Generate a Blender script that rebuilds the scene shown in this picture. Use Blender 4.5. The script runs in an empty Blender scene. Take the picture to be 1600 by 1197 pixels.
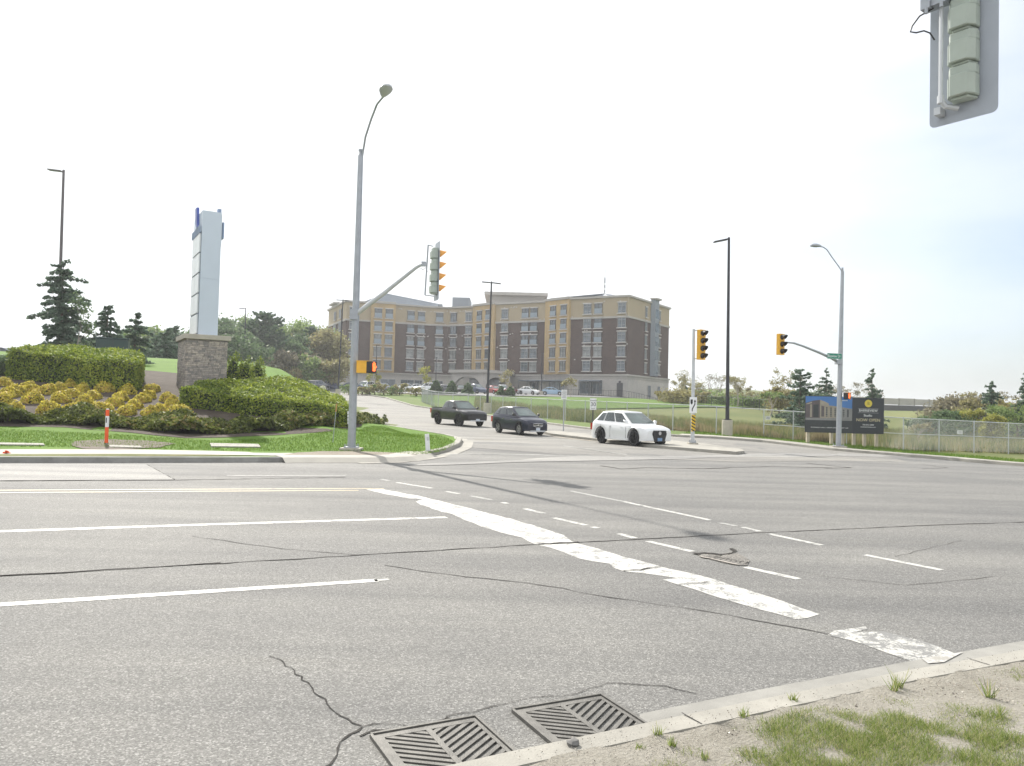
import bpy, math, random
import numpy as np
from mathutils import Vector, Matrix, Euler
from mathutils.geometry import delaunay_2d_cdt
random.seed(7); RNG = np.random.default_rng(7)
R = math.radians
SC = bpy.context.scene

# ------------------------------------------------------------------ camera
CAM_H = 1.75; FPX = 1200.0; PITCH = R(1.7); ROLL = R(1.45)
cam_d = bpy.data.cameras.new("camera"); cam = bpy.data.objects.new("camera", cam_d)
SC.collection.objects.link(cam); SC.camera = cam
cam_d.sensor_width = 36.0; cam_d.lens = 27.0; cam_d.clip_end = 5000; cam_d.clip_start = 0.05
CAM_ROT = Matrix.Rotation(R(90) + PITCH, 3, 'X') @ Matrix.Rotation(ROLL, 3, 'Z')
cam.matrix_world = Matrix.Translation((0, 0, CAM_H)) @ CAM_ROT.to_4x4()

# ------------------------------------------------------------------ sky, sun, exposure
SUN_EL = 38.5; SUN_AZ = Vector((-0.482, 0.876))            # direction on the ground towards the sun
w = bpy.data.worlds.new("World"); SC.world = w; w.use_nodes = True
nt = w.node_tree; nt.nodes.clear(); N = nt.nodes.new; L = nt.links.new
wo = N('ShaderNodeOutputWorld'); bg = N('ShaderNodeBackground'); L(bg.outputs[0], wo.inputs[0])
sky = N('ShaderNodeTexSky'); sky.sky_type = 'NISHITA'; sky.sun_disc = False
sky.sun_elevation = R(SUN_EL); sky.sun_rotation = math.atan2(SUN_AZ.x, SUN_AZ.y)
sky.air_density = 1.0; sky.dust_density = 2.5; sky.ozone_density = 1.0
# thin high cloud veil over the sky, thinner on the right where blue shows
tc = N('ShaderNodeTexCoord'); mp = N('ShaderNodeMapping'); mp.inputs['Scale'].default_value = (1.0, 1.0, 4.0)
L(tc.outputs['Generated'], mp.inputs[0])
nz = N('ShaderNodeTexNoise'); nz.inputs['Scale'].default_value = 1.7; nz.inputs['Detail'].default_value = 5; nz.inputs['Roughness'].default_value = .5
L(mp.outputs[0], nz.inputs[0])
dt = N('ShaderNodeVectorMath'); dt.operation = 'DOT_PRODUCT'; L(tc.outputs['Generated'], dt.inputs[0]); dt.inputs[1].default_value = (0.85, 0.62, -0.30)
m1 = N('ShaderNodeMapRange'); m1.inputs[1].default_value = .66; m1.inputs[2].default_value = .92; m1.inputs[3].default_value = 1.0; m1.inputs[4].default_value = .12
L(dt.outputs['Value'], m1.inputs[0])
m2 = N('ShaderNodeMapRange'); m2.inputs[1].default_value = .35; m2.inputs[2].default_value = .65; m2.inputs[3].default_value = -.10; m2.inputs[4].default_value = .34
L(nz.outputs[0], m2.inputs[0])
ad = N('ShaderNodeMath'); ad.operation = 'ADD'; ad.use_clamp = True; L(m1.outputs[0], ad.inputs[0]); L(m2.outputs[0], ad.inputs[1])
mx = N('ShaderNodeMix'); mx.data_type = 'RGBA'; L(ad.outputs[0], mx.inputs[0]); sk2 = N('ShaderNodeMix'); sk2.data_type = 'RGBA'; sk2.blend_type = 'MULTIPLY'; sk2.inputs[0].default_value = 1; L(sky.outputs[0], sk2.inputs[6]); sk2.inputs[7].default_value = (.58, .66, .74, 1); L(sk2.outputs[2], mx.inputs[6]); mx.inputs[7].default_value = (5.0, 5.15, 5.3, 1)
L(mx.outputs[2], bg.inputs[0]); bg.inputs[1].default_value = 0.12
sd = bpy.data.lights.new("sun", 'SUN'); sd.energy = 3.6; sd.angle = R(0.7); sd.color = (1, .95, .87)
so = bpy.data.objects.new("sun", sd); SC.collection.objects.link(so)
sv = Vector((SUN_AZ.x*math.cos(R(SUN_EL)), SUN_AZ.y*math.cos(R(SUN_EL)), math.sin(R(SUN_EL))))
so.rotation_euler = sv.to_track_quat('Z', 'Y').to_euler()
SC.view_settings.view_transform = 'Standard'; SC.view_settings.look = 'None'
SC.view_settings.gamma = 1; SC.view_settings.exposure = .95
SC.cycles.max_bounces = 6; SC.cycles.diffuse_bounces = 2; SC.cycles.glossy_bounces = 2; SC.cycles.transparent_max_bounces = 8
SC.cycles.volume_bounces = 0; HAZE = .00055

# ------------------------------------------------------------------ helpers
def link(o): SC.collection.objects.link(o); return o
def tag(o, label=None, cat=None, group=None, kind=None):
    if label: o['label'] = label
    if cat: o['category'] = cat
    if group: o['group'] = group
    if kind: o['kind'] = kind
    return o
def empty(name, loc, rz=0, label=None, cat=None, group=None):
    o = bpy.data.objects.new(name, None); o.empty_display_size = .2; o.location = loc; o.rotation_euler = (0, 0, rz)
    return tag(link(o), label, cat, group)
def meshobj(name, verts, faces, mats, parent=None, smooth=False, midx=None):
    me = bpy.data.meshes.new(name); me.from_pydata(verts, [], faces)
    if not isinstance(mats, (list, tuple)): mats = [mats]
    for m in mats: me.materials.append(m)
    if midx is not None: me.polygons.foreach_set('material_index', midx)
    if smooth: me.polygons.foreach_set('use_smooth', [True]*len(me.polygons))
    me.update(); o = link(bpy.data.objects.new(name, me))
    if parent is not None: o.parent = parent
    return o
class MB:
    def __init__(s): s.v = []; s.f = []; s.mi = []; s.cur = 0
    def add(s, vs, fs):
        b = len(s.v); s.v += [tuple(v) for v in vs]
        for f in fs: s.f.append(tuple(i+b for i in f)); s.mi.append(s.cur)
    def box(s, c, d, rz=0, M=None):
        x, y, z = d[0]/2, d[1]/2, d[2]/2
        vs = [Vector((sx*x, sy*y, sz*z)) for sz in (-1, 1) for sx, sy in ((-1, -1), (1, -1), (1, 1), (-1, 1))]
        m = M if M is not None else Matrix.Rotation(rz, 3, 'Z')
        vs = [m @ v + Vector(c) for v in vs]
        s.add(vs, [(3, 2, 1, 0), (4, 5, 6, 7), (0, 1, 5, 4), (1, 2, 6, 5), (2, 3, 7, 6), (3, 0, 4, 7)]); return s
    def prism(s, poly, z0, z1):
        n = len(poly); vs = [(p[0], p[1], z0) for p in poly] + [(p[0], p[1], z1) for p in poly]
        s.add(vs, [tuple(range(n))[::-1], tuple(range(n, 2*n))] + [(i, (i+1) % n, n+(i+1) % n, n+i) for i in range(n)]); return s
    def extr(s, poly, vec):
        "closed polygon of 3D points pushed along vec"
        n = len(poly); vec = Vector(vec); vs = [Vector(p) for p in poly]; vs += [v+vec for v in vs]
        s.add(vs, [tuple(range(n))[::-1], tuple(range(n, 2*n))] + [(i, (i+1) % n, n+(i+1) % n, n+i) for i in range(n)]); return s
    def tube(s, pts, r, n=10, cap=True):
        pts = [Vector(p) for p in pts]; k = len(pts)
        rs = r if isinstance(r, (list, tuple)) else [r]*k
        ref = None; b = []
        for i, p in enumerate(pts):
            t = (pts[min(i+1, k-1)] - pts[max(i-1, 0)]).normalized()
            if ref is None:
                ref = Vector((1, 0, 0)) if abs(t.x) < .8 else Vector((0, 1, 0))
            a = (ref - t*ref.dot(t)).normalized(); ref = a; c = t.cross(a)
            b += [p + (a*math.cos(2*math.pi*j/n) + c*math.sin(2*math.pi*j/n))*rs[i] for j in range(n)]
        fs = [(i*n+j, i*n+(j+1) % n, (i+1)*n+(j+1) % n, (i+1)*n+j) for i in range(k-1) for j in range(n)]
        if cap: fs += [tuple(range(n))[::-1], tuple(range((k-1)*n, k*n))]
        s.add(b, fs); return s
    def cyl(s, c, r, h, n=16, axis='Z', r2=None):
        c = Vector(c); a = {'X': Vector((1, 0, 0)), 'Y': Vector((0, 1, 0)), 'Z': Vector((0, 0, 1))}[axis]
        return s.tube([c - a*h/2, c + a*h/2], [r, r if r2 is None else r2], n)
    def build(s, name, mats, parent=None, smooth=False, at=(0, 0, 0)):
        o = meshobj(name, s.v, s.f, mats, parent, smooth, s.mi); o.location = at
        if smooth:
            try:
                o.data.set_sharp_from_angle(angle=R(38))
            except Exception: pass
        return o
def bevel(o, wd=.01, seg=1):
    m = o.modifiers.new('bevel', 'BEVEL'); m.width = wd; m.segments = seg; m.limit_method = 'ANGLE'; m.angle_limit = R(40); return o

# ------------------------------------------------------------------ materials
def new_mat(name):
    m = bpy.data.materials.new(name); m.use_nodes = True; t = m.node_tree
    return m, t, t.nodes['Principled BSDF'], t.nodes['Material Output']
def ramp(t, fac, stops):
    r = t.nodes.new('ShaderNodeValToRGB'); e = r.color_ramp.elements
    while len(e) < len(stops): e.new(.5)
    for i, (p, c) in enumerate(stops): e[i].position = p; e[i].color = (*c, 1)
    t.links.new(fac, r.inputs[0]); return r.outputs[0]
def noise(t, scale, detail=4, rough=.55, vec=None, dist=0):
    n = t.nodes.new('ShaderNodeTexNoise'); n.inputs['Scale'].default_value = scale; n.inputs['Detail'].default_value = detail
    n.inputs['Roughness'].default_value = rough; n.inputs['Distortion'].default_value = dist
    if vec: t.links.new(vec, n.inputs[0])
    return n.outputs[0]
def objco(t, scale=(1, 1, 1), rz=0):
    c = t.nodes.new('ShaderNodeTexCoord'); m = t.nodes.new('ShaderNodeMapping'); m.inputs['Scale'].default_value = scale; m.inputs['Rotation'].default_value = (0, 0, rz)
    t.links.new(c.outputs['Object'], m.inputs[0]); return m.outputs[0]
def mixc(t, fac, a, b, mode='MIX'):
    m = t.nodes.new('ShaderNodeMix'); m.data_type = 'RGBA'; m.blend_type = mode
    for s, v in ((0, fac), (6, a), (7, b)):
        if hasattr(v, 'is_output'): t.links.new(v, m.inputs[s])
        elif s == 0: m.inputs[s].default_value = v
        else: m.inputs[s].default_value = (*v, 1)
    return m.outputs[2]
def maprange(t, v, a, b, c, d):
    m = t.nodes.new('ShaderNodeMapRange'); t.links.new(v, m.inputs[0])
    for i, x in enumerate((a, b, c, d)): m.inputs[i+1].default_value = x
    return m.outputs[0]
def bump(t, bs, h, strength=.3, dist=.01):
    b = t.nodes.new('ShaderNodeBump'); b.inputs['Strength'].default_value = strength; b.inputs['Distance'].default_value = dist
    t.links.new(h, b.inputs['Height']); t.links.new(b.outputs[0], bs.inputs['Normal'])
def mat(name, col, rough=.6, metal=0, var=.15, vscale=3, spec=.5, emit=None, coat=0, bmp=0, bscale=60):
    m, t, b, o = new_mat(name)
    b.inputs['Roughness'].default_value = rough; b.inputs['Metallic'].default_value = metal; b.inputs['Specular IOR Level'].default_value = spec
    if coat: b.inputs['Coat Weight'].default_value = coat; b.inputs['Coat Roughness'].default_value = .05
    if var:
        c = ramp(t, noise(t, vscale, 5, .6, objco(t)), [(.3, tuple(x*(1-var) for x in col)), (.7, tuple(min(1, x*(1+var)) for x in col))])
        t.links.new(c, b.inputs['Base Color'])
    else: b.inputs['Base Color'].default_value = (*col, 1)
    if bmp: bump(t, b, noise(t, bscale, 3, .6, objco(t)), bmp, .01)
    if emit: b.inputs['Emission Color'].default_value = (*emit[0], 1); b.inputs['Emission Strength'].default_value = emit[1]
    return m
def leafmat(name, stops, trans=.35, rough=.6, big=0):
    m, t, b, o = new_mat(name)
    g = t.nodes.new('ShaderNodeNewGeometry'); f = g.outputs['Random Per Island']
    if big:
        n = maprange(t, noise(t, big, 2, .5, objco(t)), .3, .7, -.3, .3)
        a = t.nodes.new('ShaderNodeMath'); a.operation = 'ADD'; a.use_clamp = True; t.links.new(f, a.inputs[0]); t.links.new(n, a.inputs[1]); f = a.outputs[0]
    c = ramp(t, f, stops); t.links.new(c, b.inputs['Base Color']); b.inputs['Roughness'].default_value = rough; b.inputs['Specular IOR Level'].default_value = .3
    if trans:
        tr = t.nodes.new('ShaderNodeBsdfTranslucent'); t.links.new(c, tr.inputs[0]); ms = t.nodes.new('ShaderNodeMixShader'); ms.inputs[0].default_value = trans
        t.links.new(b.outputs[0], ms.inputs[1]); t.links.new(tr.outputs[0], ms.inputs[2]); t.links.new(ms.outputs[0], o.inputs[0])
    return m
ROADANG = math.atan2(.413, .911)
def asphalt(name, base, worn=0.0, scale=1.0, contrast=1.0):
    m, t, b, o = new_mat(name); vec = objco(t)
    v = t.nodes.new('ShaderNodeTexVoronoi'); v.inputs['Scale'].default_value = 105*scale; t.links.new(vec, v.inputs[0])
    v.inputs['Randomness'].default_value = 1; sp = t.nodes.new('ShaderNodeSeparateColor'); t.links.new(v.outputs['Color'], sp.inputs[0])
    k = contrast
    c1 = ramp(t, sp.outputs[0], [(0, tuple(x*(1-.36*k) for x in base)), (.45, tuple(x*(1-.08*k) for x in base)), (.8, tuple(x*(1+.14*k) for x in base)), (1, tuple(x*(1+.75*k) for x in base))])
    # wheel-path bands along the main road and large tone patches
    st = noise(t, .55, 4, .55, objco(t, (.06, 1.6, 1), -ROADANG))
    big = noise(t, .25, 5, .6, vec)
    c2 = mixc(t, 1, c1, ramp(t, st, [(.3, (.80, .80, .81)), (.7, (1.20, 1.19, 1.17))]), 'MULTIPLY')
    st2 = noise(t, .5, 5, .6, objco(t, (.25, 2.6, 1), -ROADANG), .3); c2 = mixc(t, 1, c2, ramp(t, st2, [(.28, (.88, .88, .89)), (.6, (1.02, 1.02, 1.02)), (.75, (1.10, 1.09, 1.06))]), 'MULTIPLY')
    c3 = mixc(t, 1, c2, ramp(t, big, [(.3, (.86, .86, .87)), (.7, (1.12, 1.11, 1.09))]), 'MULTIPLY')
    stn = noise(t, 1.6, 7, .72, vec, .6); c3 = mixc(t, 1, c3, ramp(t, stn, [(.24, (.78, .78, .79)), (.38, (1, 1, 1)), (.66, (1, 1, 1)), (.8, (1.10, 1.09, 1.06))]), 'MULTIPLY'); t.links.new(c3, b.inputs['Base Color']); b.inputs['Roughness'].default_value = .8; b.inputs['Specular IOR Level'].default_value = .3
    fn = noise(t, 160*scale, 3, .7, vec)
    a = t.nodes.new('ShaderNodeMath'); a.operation = 'ADD'; t.links.new(fn, a.inputs[0]); t.links.new(v.outputs['Distance'], a.inputs[1])
    bump(t, b, a.outputs[0], .8, .006)
    return m
def paint(name, col, wear=.45, under=(.195, .192, .184)):
    "road paint: solid colour with chips and cracks where the asphalt shows"
    m, t, b, o = new_mat(name); vec = objco(t)
    n1 = noise(t, 5, 8, .75, vec, .4); n2 = noise(t, 45, 3, .7, vec)
    a = t.nodes.new('ShaderNodeMath'); a.operation = 'MULTIPLY_ADD'; t.links.new(n2, a.inputs[0]); a.inputs[1].default_value = .45; t.links.new(n1, a.inputs[2])
    f = maprange(t, a.outputs[0], wear, wear+.06, 0, 1)
    c = mixc(t, f, under, ramp(t, n2, [(.2, tuple(x*.82 for x in col)), (.8, col)])); t.links.new(c, b.inputs['Base Color']); b.inputs['Roughness'].default_value = .6
    bump(t, b, n2, .4, .005); return m
M_ = {}
def ground_mat(name, stops, scale=.6, fine=14, bstr=.6):
    m, t, b, o = new_mat(name); vec = objco(t)
    n = noise(t, scale, 8, .68, vec); n2 = noise(t, fine, 4, .7, vec)
    mx_ = t.nodes.new('ShaderNodeMath'); mx_.operation = 'MULTIPLY_ADD'; t.links.new(n2, mx_.inputs[0]); mx_.inputs[1].default_value = .5; 
    s_ = t.nodes.new('ShaderNodeMath'); s_.operation = 'MULTIPLY'; t.links.new(n, s_.inputs[0]); s_.inputs[1].default_value = .5
    t.links.new(s_.outputs[0], mx_.inputs[2])
    t.links.new(ramp(t, mx_.outputs[0], stops), b.inputs['Base Color']); b.inputs['Roughness'].default_value = .9; b.inputs['Specular IOR Level'].default_value = .15
    bump(t, b, n2, bstr, .03); return m
# ------------------------------------------------------------------ terrain
def lerp_tab(tab, x):
    if x <= tab[0][0]: return tab[0][1]
    for (a, va), (b, vb) in zip(tab, tab[1:]):
        if x <= b: return va + (vb-va)*(x-a)/(b-a)
    return tab[-1][1]
def sstep(a, b, x):
    t = min(1, max(0, (x-a)/(b-a))); return t*t*(3-2*t)
P_TAB = [(0, 0), (40, 0), (51, .25), (65, .5), (79, .85), (92, 1.45), (108, 2.5), (120, 3.3), (145, 3.9), (160, 4.3), (200, 4.6), (3000, 4.6)]
M_TAB = [(24.5, 0), (31, .38), (34.6, .85), (40, 1.75), (44, 2.35), (56, 3.5), (71, 4.9), (95, 4.9), (130, 4.2), (3000, 4.2)]
XE_TAB = [(0, 60), (31, 20), (32, -1.8), (36, -2.5), (49, -7.6), (90, -20), (120, -34), (160, -80), (3000, -80)]
def S_(x, y): return -.413*x + .911*y
def T(x, y):
    p = lerp_tab(P_TAB, y)
    if x > 18 and y > 90: p += (1.5 - p)*sstep(20, 36, x)*sstep(95, 150, y)
    s = S_(x, y)
    xe = lerp_tab(XE_TAB, y); d = xe - x
    if d > 0 and s > 24.5:
        wgt = sstep(0, 9, d); m = lerp_tab(M_TAB, s)
        if m > p: p += wgt*(m-p)
    if x > 12 and y > 20:                                # grade falls away to the right, embankment behind
        p -= .030*min(x-12, 30)*sstep(20, 36, y)*(1-sstep(60, 90, y))
    if x > 30 and y > 70:
        p += 1.9*sstep(60, 95, x)*sstep(95, 135, y)
    if y > 200: p += 9.5*sstep(230, 380, y)*sstep(30, 100, x)*(1-sstep(105, 170, x)) 
    return p
CPOS = Vector((0, 0, CAM_H))
def ray(px, py): return CAM_ROT @ Vector(((px-800)/FPX, -(py-598.5)/FPX, -1.0))
def G(px, py, dz=0.0, tmax=500):
    d = ray(px, py); t0 = 2.0; f = lambda t: CPOS.z + d.z*t - T(d.x*t, d.y*t) - dz
    t = t0
    while t < tmax:
        t1 = t*1.01
        if f(t1) <= 0:
            for _ in range(30):
                m = (t+t1)/2
                if f(m) > 0: t = m
                else: t1 = m
            break
        t = t1
    return Vector((d.x*t, d.y*t, CPOS.z + d.z*t))
def atdepth(px, py, Y):
    d = ray(px, py); return CPOS + d*(Y/d.y)
def atz(px, py, z):
    d = ray(px, py); return CPOS + d*((z-CAM_H)/d.z)
def inpoly(x, y, poly):
    c = False; n = len(poly); j = n-1
    for i in range(n):
        xi, yi = poly[i][0], poly[i][1]; xj, yj = poly[j][0], poly[j][1]
        if (yi > y) != (yj > y) and x < (xj-xi)*(y-yi)/(yj-yi)+xi: c = not c
        j = i
    return c
def densify(pts, step, closed=True, jit=0):
    out = []; n = len(pts)
    for i in range(n if closed else n-1):
        a, b = Vector(pts[i][:2]), Vector(pts[(i+1) % n][:2]); k = max(1, int((b-a).length/step))
        for j in range(k):
            p = a.lerp(b, j/k)
            if jit and j: p += Vector((random.uniform(-jit, jit), random.uniform(-jit, jit)))
            out.append(p)
    if not closed: out.append(Vector(pts[-1][:2]))
    return out
def drape(name, poly, m, dz, step=1.0, jit=0, kind='structure', rough=0, side=0, edgestep=None):
    "flat polygon laid over the terrain at T+dz; optional skirt of depth side"
    b = densify(poly, edgestep or step, True, jit); nb = len(b)
    xs = [p.x for p in b]; ys = [p.y for p in b]; pts = list(b)
    y = min(ys) + step/2
    while y < max(ys):
        st = step*(1 if y < 60 else 2.2)
        x = min(xs) + step/2
        while x < max(xs):
            q = (x+random.uniform(-.2, .2)*step, y+random.uniform(-.2, .2)*step)
            if inpoly(q[0], q[1], b): pts.append(Vector(q))
            x += st
        y += st
    r = delaunay_2d_cdt(pts, [(i, (i+1) % nb) for i in range(nb)], [list(range(nb))], 1, 1e-4)
    V = [(p.x, p.y, T(p.x, p.y)+dz+(random.uniform(-rough, rough) if rough else 0)) for p in r[0]]; F = [tuple(f) for f in r[2]]
    if side:
        k = len(V); V += [(p.x, p.y, T(p.x, p.y)+dz) for p in b] + [(p.x, p.y, T(p.x, p.y)+dz-side) for p in b]
        F += [(k+i, k+nb+i, k+nb+(i+1) % nb, k+(i+1) % nb) for i in range(nb)]
    o = meshobj(name, V, F, m, None, True); 
    if kind: o['kind'] = kind
    return o
def ribbon(name, pts, wd, m, dz, jit=0, step=.6, taper=False, wjit=0):
    "thin strip along a world polyline, draped"
    p = densify(pts, step, False); k = len(p); V = []; F = []
    for i in range(k):
        t = (p[min(i+1, k-1)]-p[max(i-1, 0)]).normalized(); n = Vector((-t.y, t.x)); q = p[i] + n*random.uniform(-jit, jit)
        h = wd/2*(1+random.uniform(-wjit, wjit))
        if taper: h *= min(1, .15+min(i, k-1-i)/max(1, k*.18))
        for s in (-1, 1):
            z = q + n*h*s; V.append((z.x, z.y, T(z.x, z.y)+dz))
    F = [(2*i, 2*i+1, 2*i+3, 2*i+2) for i in range(k-1)]
    o = meshobj(name, V, F, m); o['kind'] = 'structure'; return o
def pxs(lst, dz=0): return [G(a, b, dz) for a, b in lst]
def curb(name, line, wd, h, m, side=1, drop_ends=False, base=-.05):
    "kerb stone swept along a world polyline; side=+1 puts its body to the left of the line"
    p = densify(line, .5, False); k = len(p); V = []; F = []
    for i in range(k):
        t = (p[min(i+1, k-1)]-p[max(i-1, 0)]).normalized(); n = Vector((-t.y, t.x))*side
        hh = h
        if drop_ends: hh = h*min(1, .12+min(i, k-1-i)*.5/1.8)
        for off, z in ((-.012, base), (0, hh-.02), (.02, hh), (wd, hh+.004), (wd, base)):
            q = p[i]+n*off; V.append((q.x, q.y, T(p[i].x, p[i].y)+z))
    F = [(5*i+j, 5*i+j+1, 5*i+5+j+1, 5*i+5+j) for i in range(k-1) for j in range(4)]
    F += [(0, 1, 2, 3, 4), tuple(5*(k-1)+j for j in (4, 3, 2, 1, 0))]
    o = meshobj(name, V, F, m); o['kind'] = 'structure'; return o

# materials of the setting
A_BASE = (.190, .188, .180)
m_asph = asphalt('asphalt', A_BASE)
m_asph2 = asphalt('asphalt_side_road', (.235, .228, .212), scale=.8, contrast=.8)
m_patch = asphalt('asphalt_patch', (.285, .28, .268), contrast=.7)
m_lot = mat('lot_asphalt', (.15, .15, .15), .8, var=.15, vscale=.4)
m_conc = mat('concrete', (.315, .30, .265), .85, var=.18, vscale=2.5, bmp=.5, bscale=90)
m_conc_d = mat('concrete_dark', (.27, .265, .25), .85, var=.25, vscale=2.0, bmp=.5, bscale=70)
m_gut = mat('gutter_concrete', (.27, .262, .24), .85, var=.16, vscale=3, bmp=.5, bscale=90)
m_walk = mat('sidewalk_concrete', (.36, .34, .30), .85, var=.1, vscale=1.2, bmp=.3, bscale=60)
m_lawn = ground_mat('lawn', [(.25, (.055, .10, .012)), (.5, (.095, .18, .018)), (.75, (.15, .24, .03))], .5, 9)
m_verge = ground_mat('verge_grass', [(.3, (.07, .11, .03)), (.5, (.12, .17, .05)), (.72, (.24, .22, .11))], .6, 9)
m_field = ground_mat('field_grass', [(.3, (.08, .10, .035)), (.48, (.14, .165, .06)), (.6, (.20, .20, .085)), (.75, (.27, .235, .13))], .13, 4)
m_slope = ground_mat('slope_grass', [(.3, (.06, .12, .02)), (.5, (.10, .17, .03)), (.75, (.17, .19, .06))], .2, 5)
m_mulch = ground_mat('mulch', [(.3, (.04, .03, .024)), (.5, (.075, .06, .048)), (.75, (.14, .115, .09))], 1.2, 16, 1)
m_dirt = ground_mat('dirt', [(.28, (.17, .14, .11)), (.5, (.28, .245, .20)), (.75, (.38, .345, .30))], 1.5, 30, 1)
m_crack = mat('crack_dark', (.075, .072, .068), 1, var=.3, vscale=20, spec=.0)
m_tar = mat('tar_seal', (.10, .10, .10), .55, var=.3, vscale=2)
m_white = paint('road_paint_white', (.54, .53, .495), .65)
m_white_f = paint('road_paint_faded', (.38, .375, .35), .66)
m_yell = paint('road_paint_yellow', (.50, .42, .26), .60)
m_yell_f = paint('road_paint_yellow_faded', (.36, .31, .22), .66)

# the land: one sheet out to the horizon
def graded(a, b, n, p): return [a + (b-a)*((i/n)**p) for i in range(n+1)]
gx = sorted(set([round(-x, 2) for x in graded(0, 1500, 70, 2.6)] + [round(x, 2) for x in graded(0, 1500, 70, 2.6)]))
gy = [-60, -20, 0] + graded(4, 2600, 110, 2.4)
V = [(x, y, T(x, y) - .06) for y in gy for x in gx]; nx = len(gx)
F = [(j*nx+i, j*nx+i+1, (j+1)*nx+i+1, (j+1)*nx+i) for j in range(len(gy)-1) for i in range(nx-1)]
o = meshobj('ground', V, F, m_field, None, True); o['kind'] = 'structure'

# edges of the side road, in world coordinates
right_px = [(1900, 752), (1600, 729), (1480, 719), (1380, 711), (1300, 704), (1250, 698), (1190, 691), (1060, 683), (926, 672), (855, 663), (760, 650)]
right_edge = [G(*p) for p in right_px] + [Vector((-11.2, 90, 0)), Vector((-17.5, 106, 0)), Vector((-28, 122, 0))]
left_edge_n = pxs([(640, 720), (668, 713), (700, 706), (718, 698), (722, 691), (716, 687), (700, 683), (650, 675), (604, 667)]) + [Vector((-15.6, 76, 0)), Vector((-20, 92, 0)), Vector((-28, 105, 0)), Vector((-42, 114, 0))]
front_px = [(-700, 723), (-300, 722.5), (0, 723), (200, 723), (420, 722.5), (460, 722), (560, 722)]
front_line = [G(*p) for p in front_px]
# road surface: main road and side road in one sheet
far = left_edge_n[-1]
near_left = G(-300, 1400) if False else Vector((-30, -12, 0))
road_poly = [Vector((-110, -45, 0)), Vector((40, -14, 0)), Vector((60, 30, 0))] + right_edge + [far] + left_edge_n[::-1] + front_line[::-1]
# clean ordering: close along the main road on the left
drape('road', [(-80, -38), (8, -38), (60, 12)] + [(p.x, p.y) for p in right_edge] + [(p.x, p.y) for p in left_edge_n[::-1]] + [(p.x, p.y) for p in front_line[::-1]], m_asph, 0.0, 1.6)
sr = [p for p in pxs([(735, 697), (850, 690), (1000, 712), (1160, 716), (1300, 716)])]
drape('side_road', [(p.x, p.y) for p in [G(742, 700), G(900, 712), G(1150, 722), G(1420, 722)] + [q for q in right_edge[3:]] + left_edge_n[::-1][:-4]], m_asph2, .006, 1.6)
drape('road_patch', [(p.x, p.y) for p in pxs([(-350, 727), (0, 725), (228, 726), (272, 750), (60, 751), (-350, 752)])], m_patch, .008, 1.5, .02)
ribbon('road_patch', pxs([(640, 728), (900, 717), (1200, 712), (1500, 712)]), 1.6, m_patch, .012, .1, 1.0, True, .4)

# left verge with lawn and planting mound
lv = [(p.x, p.y) for p in front_line] + [(p.x, p.y) for p in left_edge_n]
lv_poly = [(-110, -23)] + lv[1:] + [(-60, 128), (-130, 128)]
drape('lawn', lv_poly, m_lawn, .13, 1.5, side=.2)
curb('kerb', front_line[:5]+[G(452, 722.2)], .18, .145, m_conc_d, 1)
curb('kerb', left_edge_n[1:9], .22, .15, m_conc, 1)
curb('kerb', left_edge_n[8:], .18, .145, m_conc, 1)
ribbon('gutter', pxs([(560, 724), (620, 722.5), (668, 717), (704, 709.5), (727, 700), (731, 692), (722, 686)]), .45, m_conc, .012)
sw = pxs([(-500, 706), (0, 706.5), (200, 706.5), (330, 708), (430, 709.5), (470, 711)], .14)
ribbon('sidewalk', sw, 1.35, m_walk, .142)
m_vs = ground_mat('verge_strip', [(.3, (.08, .10, .03)), (.5, (.15, .16, .06)), (.75, (.28, .24, .15))], 1.2, 12)
drape('verge', [(p.x, p.y) for p in pxs([(-500, 710.5), (0, 710.5), (200, 710.5), (330, 711.5), (400, 712), (330, 713.2), (200, 713.6), (0, 714), (-500, 714)], .13)], m_vs, .146, .5, .02)
fl2 = [G(440, 722.4), G(460, 722), G(560, 722), G(612, 721.5), G(640, 720), G(668, 713)]
d_ = densify([(p.x, p.y) for p in fl2], .4, False); V = []; F = []
for i, p in enumerate(d_):
    tt = (d_[min(i+1, len(d_)-1)]-d_[max(i-1, 0)]).normalized(); n_ = Vector((-tt.y, tt.x))
    for o_, z_ in ((-.34, .006), (-.06, .137), (.12, .152), (.75, .153)): q_ = p+n_*o_; V.append((q_.x, q_.y, z_))
F = [(4*i+j, 4*i+4+j, 4*i+5+j, 4*i+1+j) for i in range(len(d_)-1) for j in range(3)]
o = meshobj('driveway', V, F, m_walk); o['kind'] = 'structure'
drape('bare_dirt', [(p.x, p.y) for p in pxs([(440, 712.5), (465, 708), (500, 706), (545, 706), (590, 707), (640, 708.5), (652, 711), (600, 713.5), (500, 713.8), (450, 713.6)], .13)], m_dirt, .152, .4, .08)
drape('bare_dirt', [(p.x, p.y) for p in pxs([(112, 697), (118, 690), (170, 687), (230, 689), (275, 694), (250, 700), (180, 703), (130, 702)], .13)], mat('dirt_dark', (.14, .115, .09), .95, var=.3, vscale=4), .150, .4, .08)
drape('mulch_bed', [(p.x, p.y) for p in pxs([(-260, 672), (0, 667), (100, 668), (200, 676), (290, 685), (350, 684), (440, 680), (520, 674), (560, 668), (600, 661)], .13)] + [(-8.2, 46), (-11.5, 50), (-16, 46), (-22, 48), (-34, 50), (-46, 47), (-50, 34)], m_mulch, .145, 1.0, .06)

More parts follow.
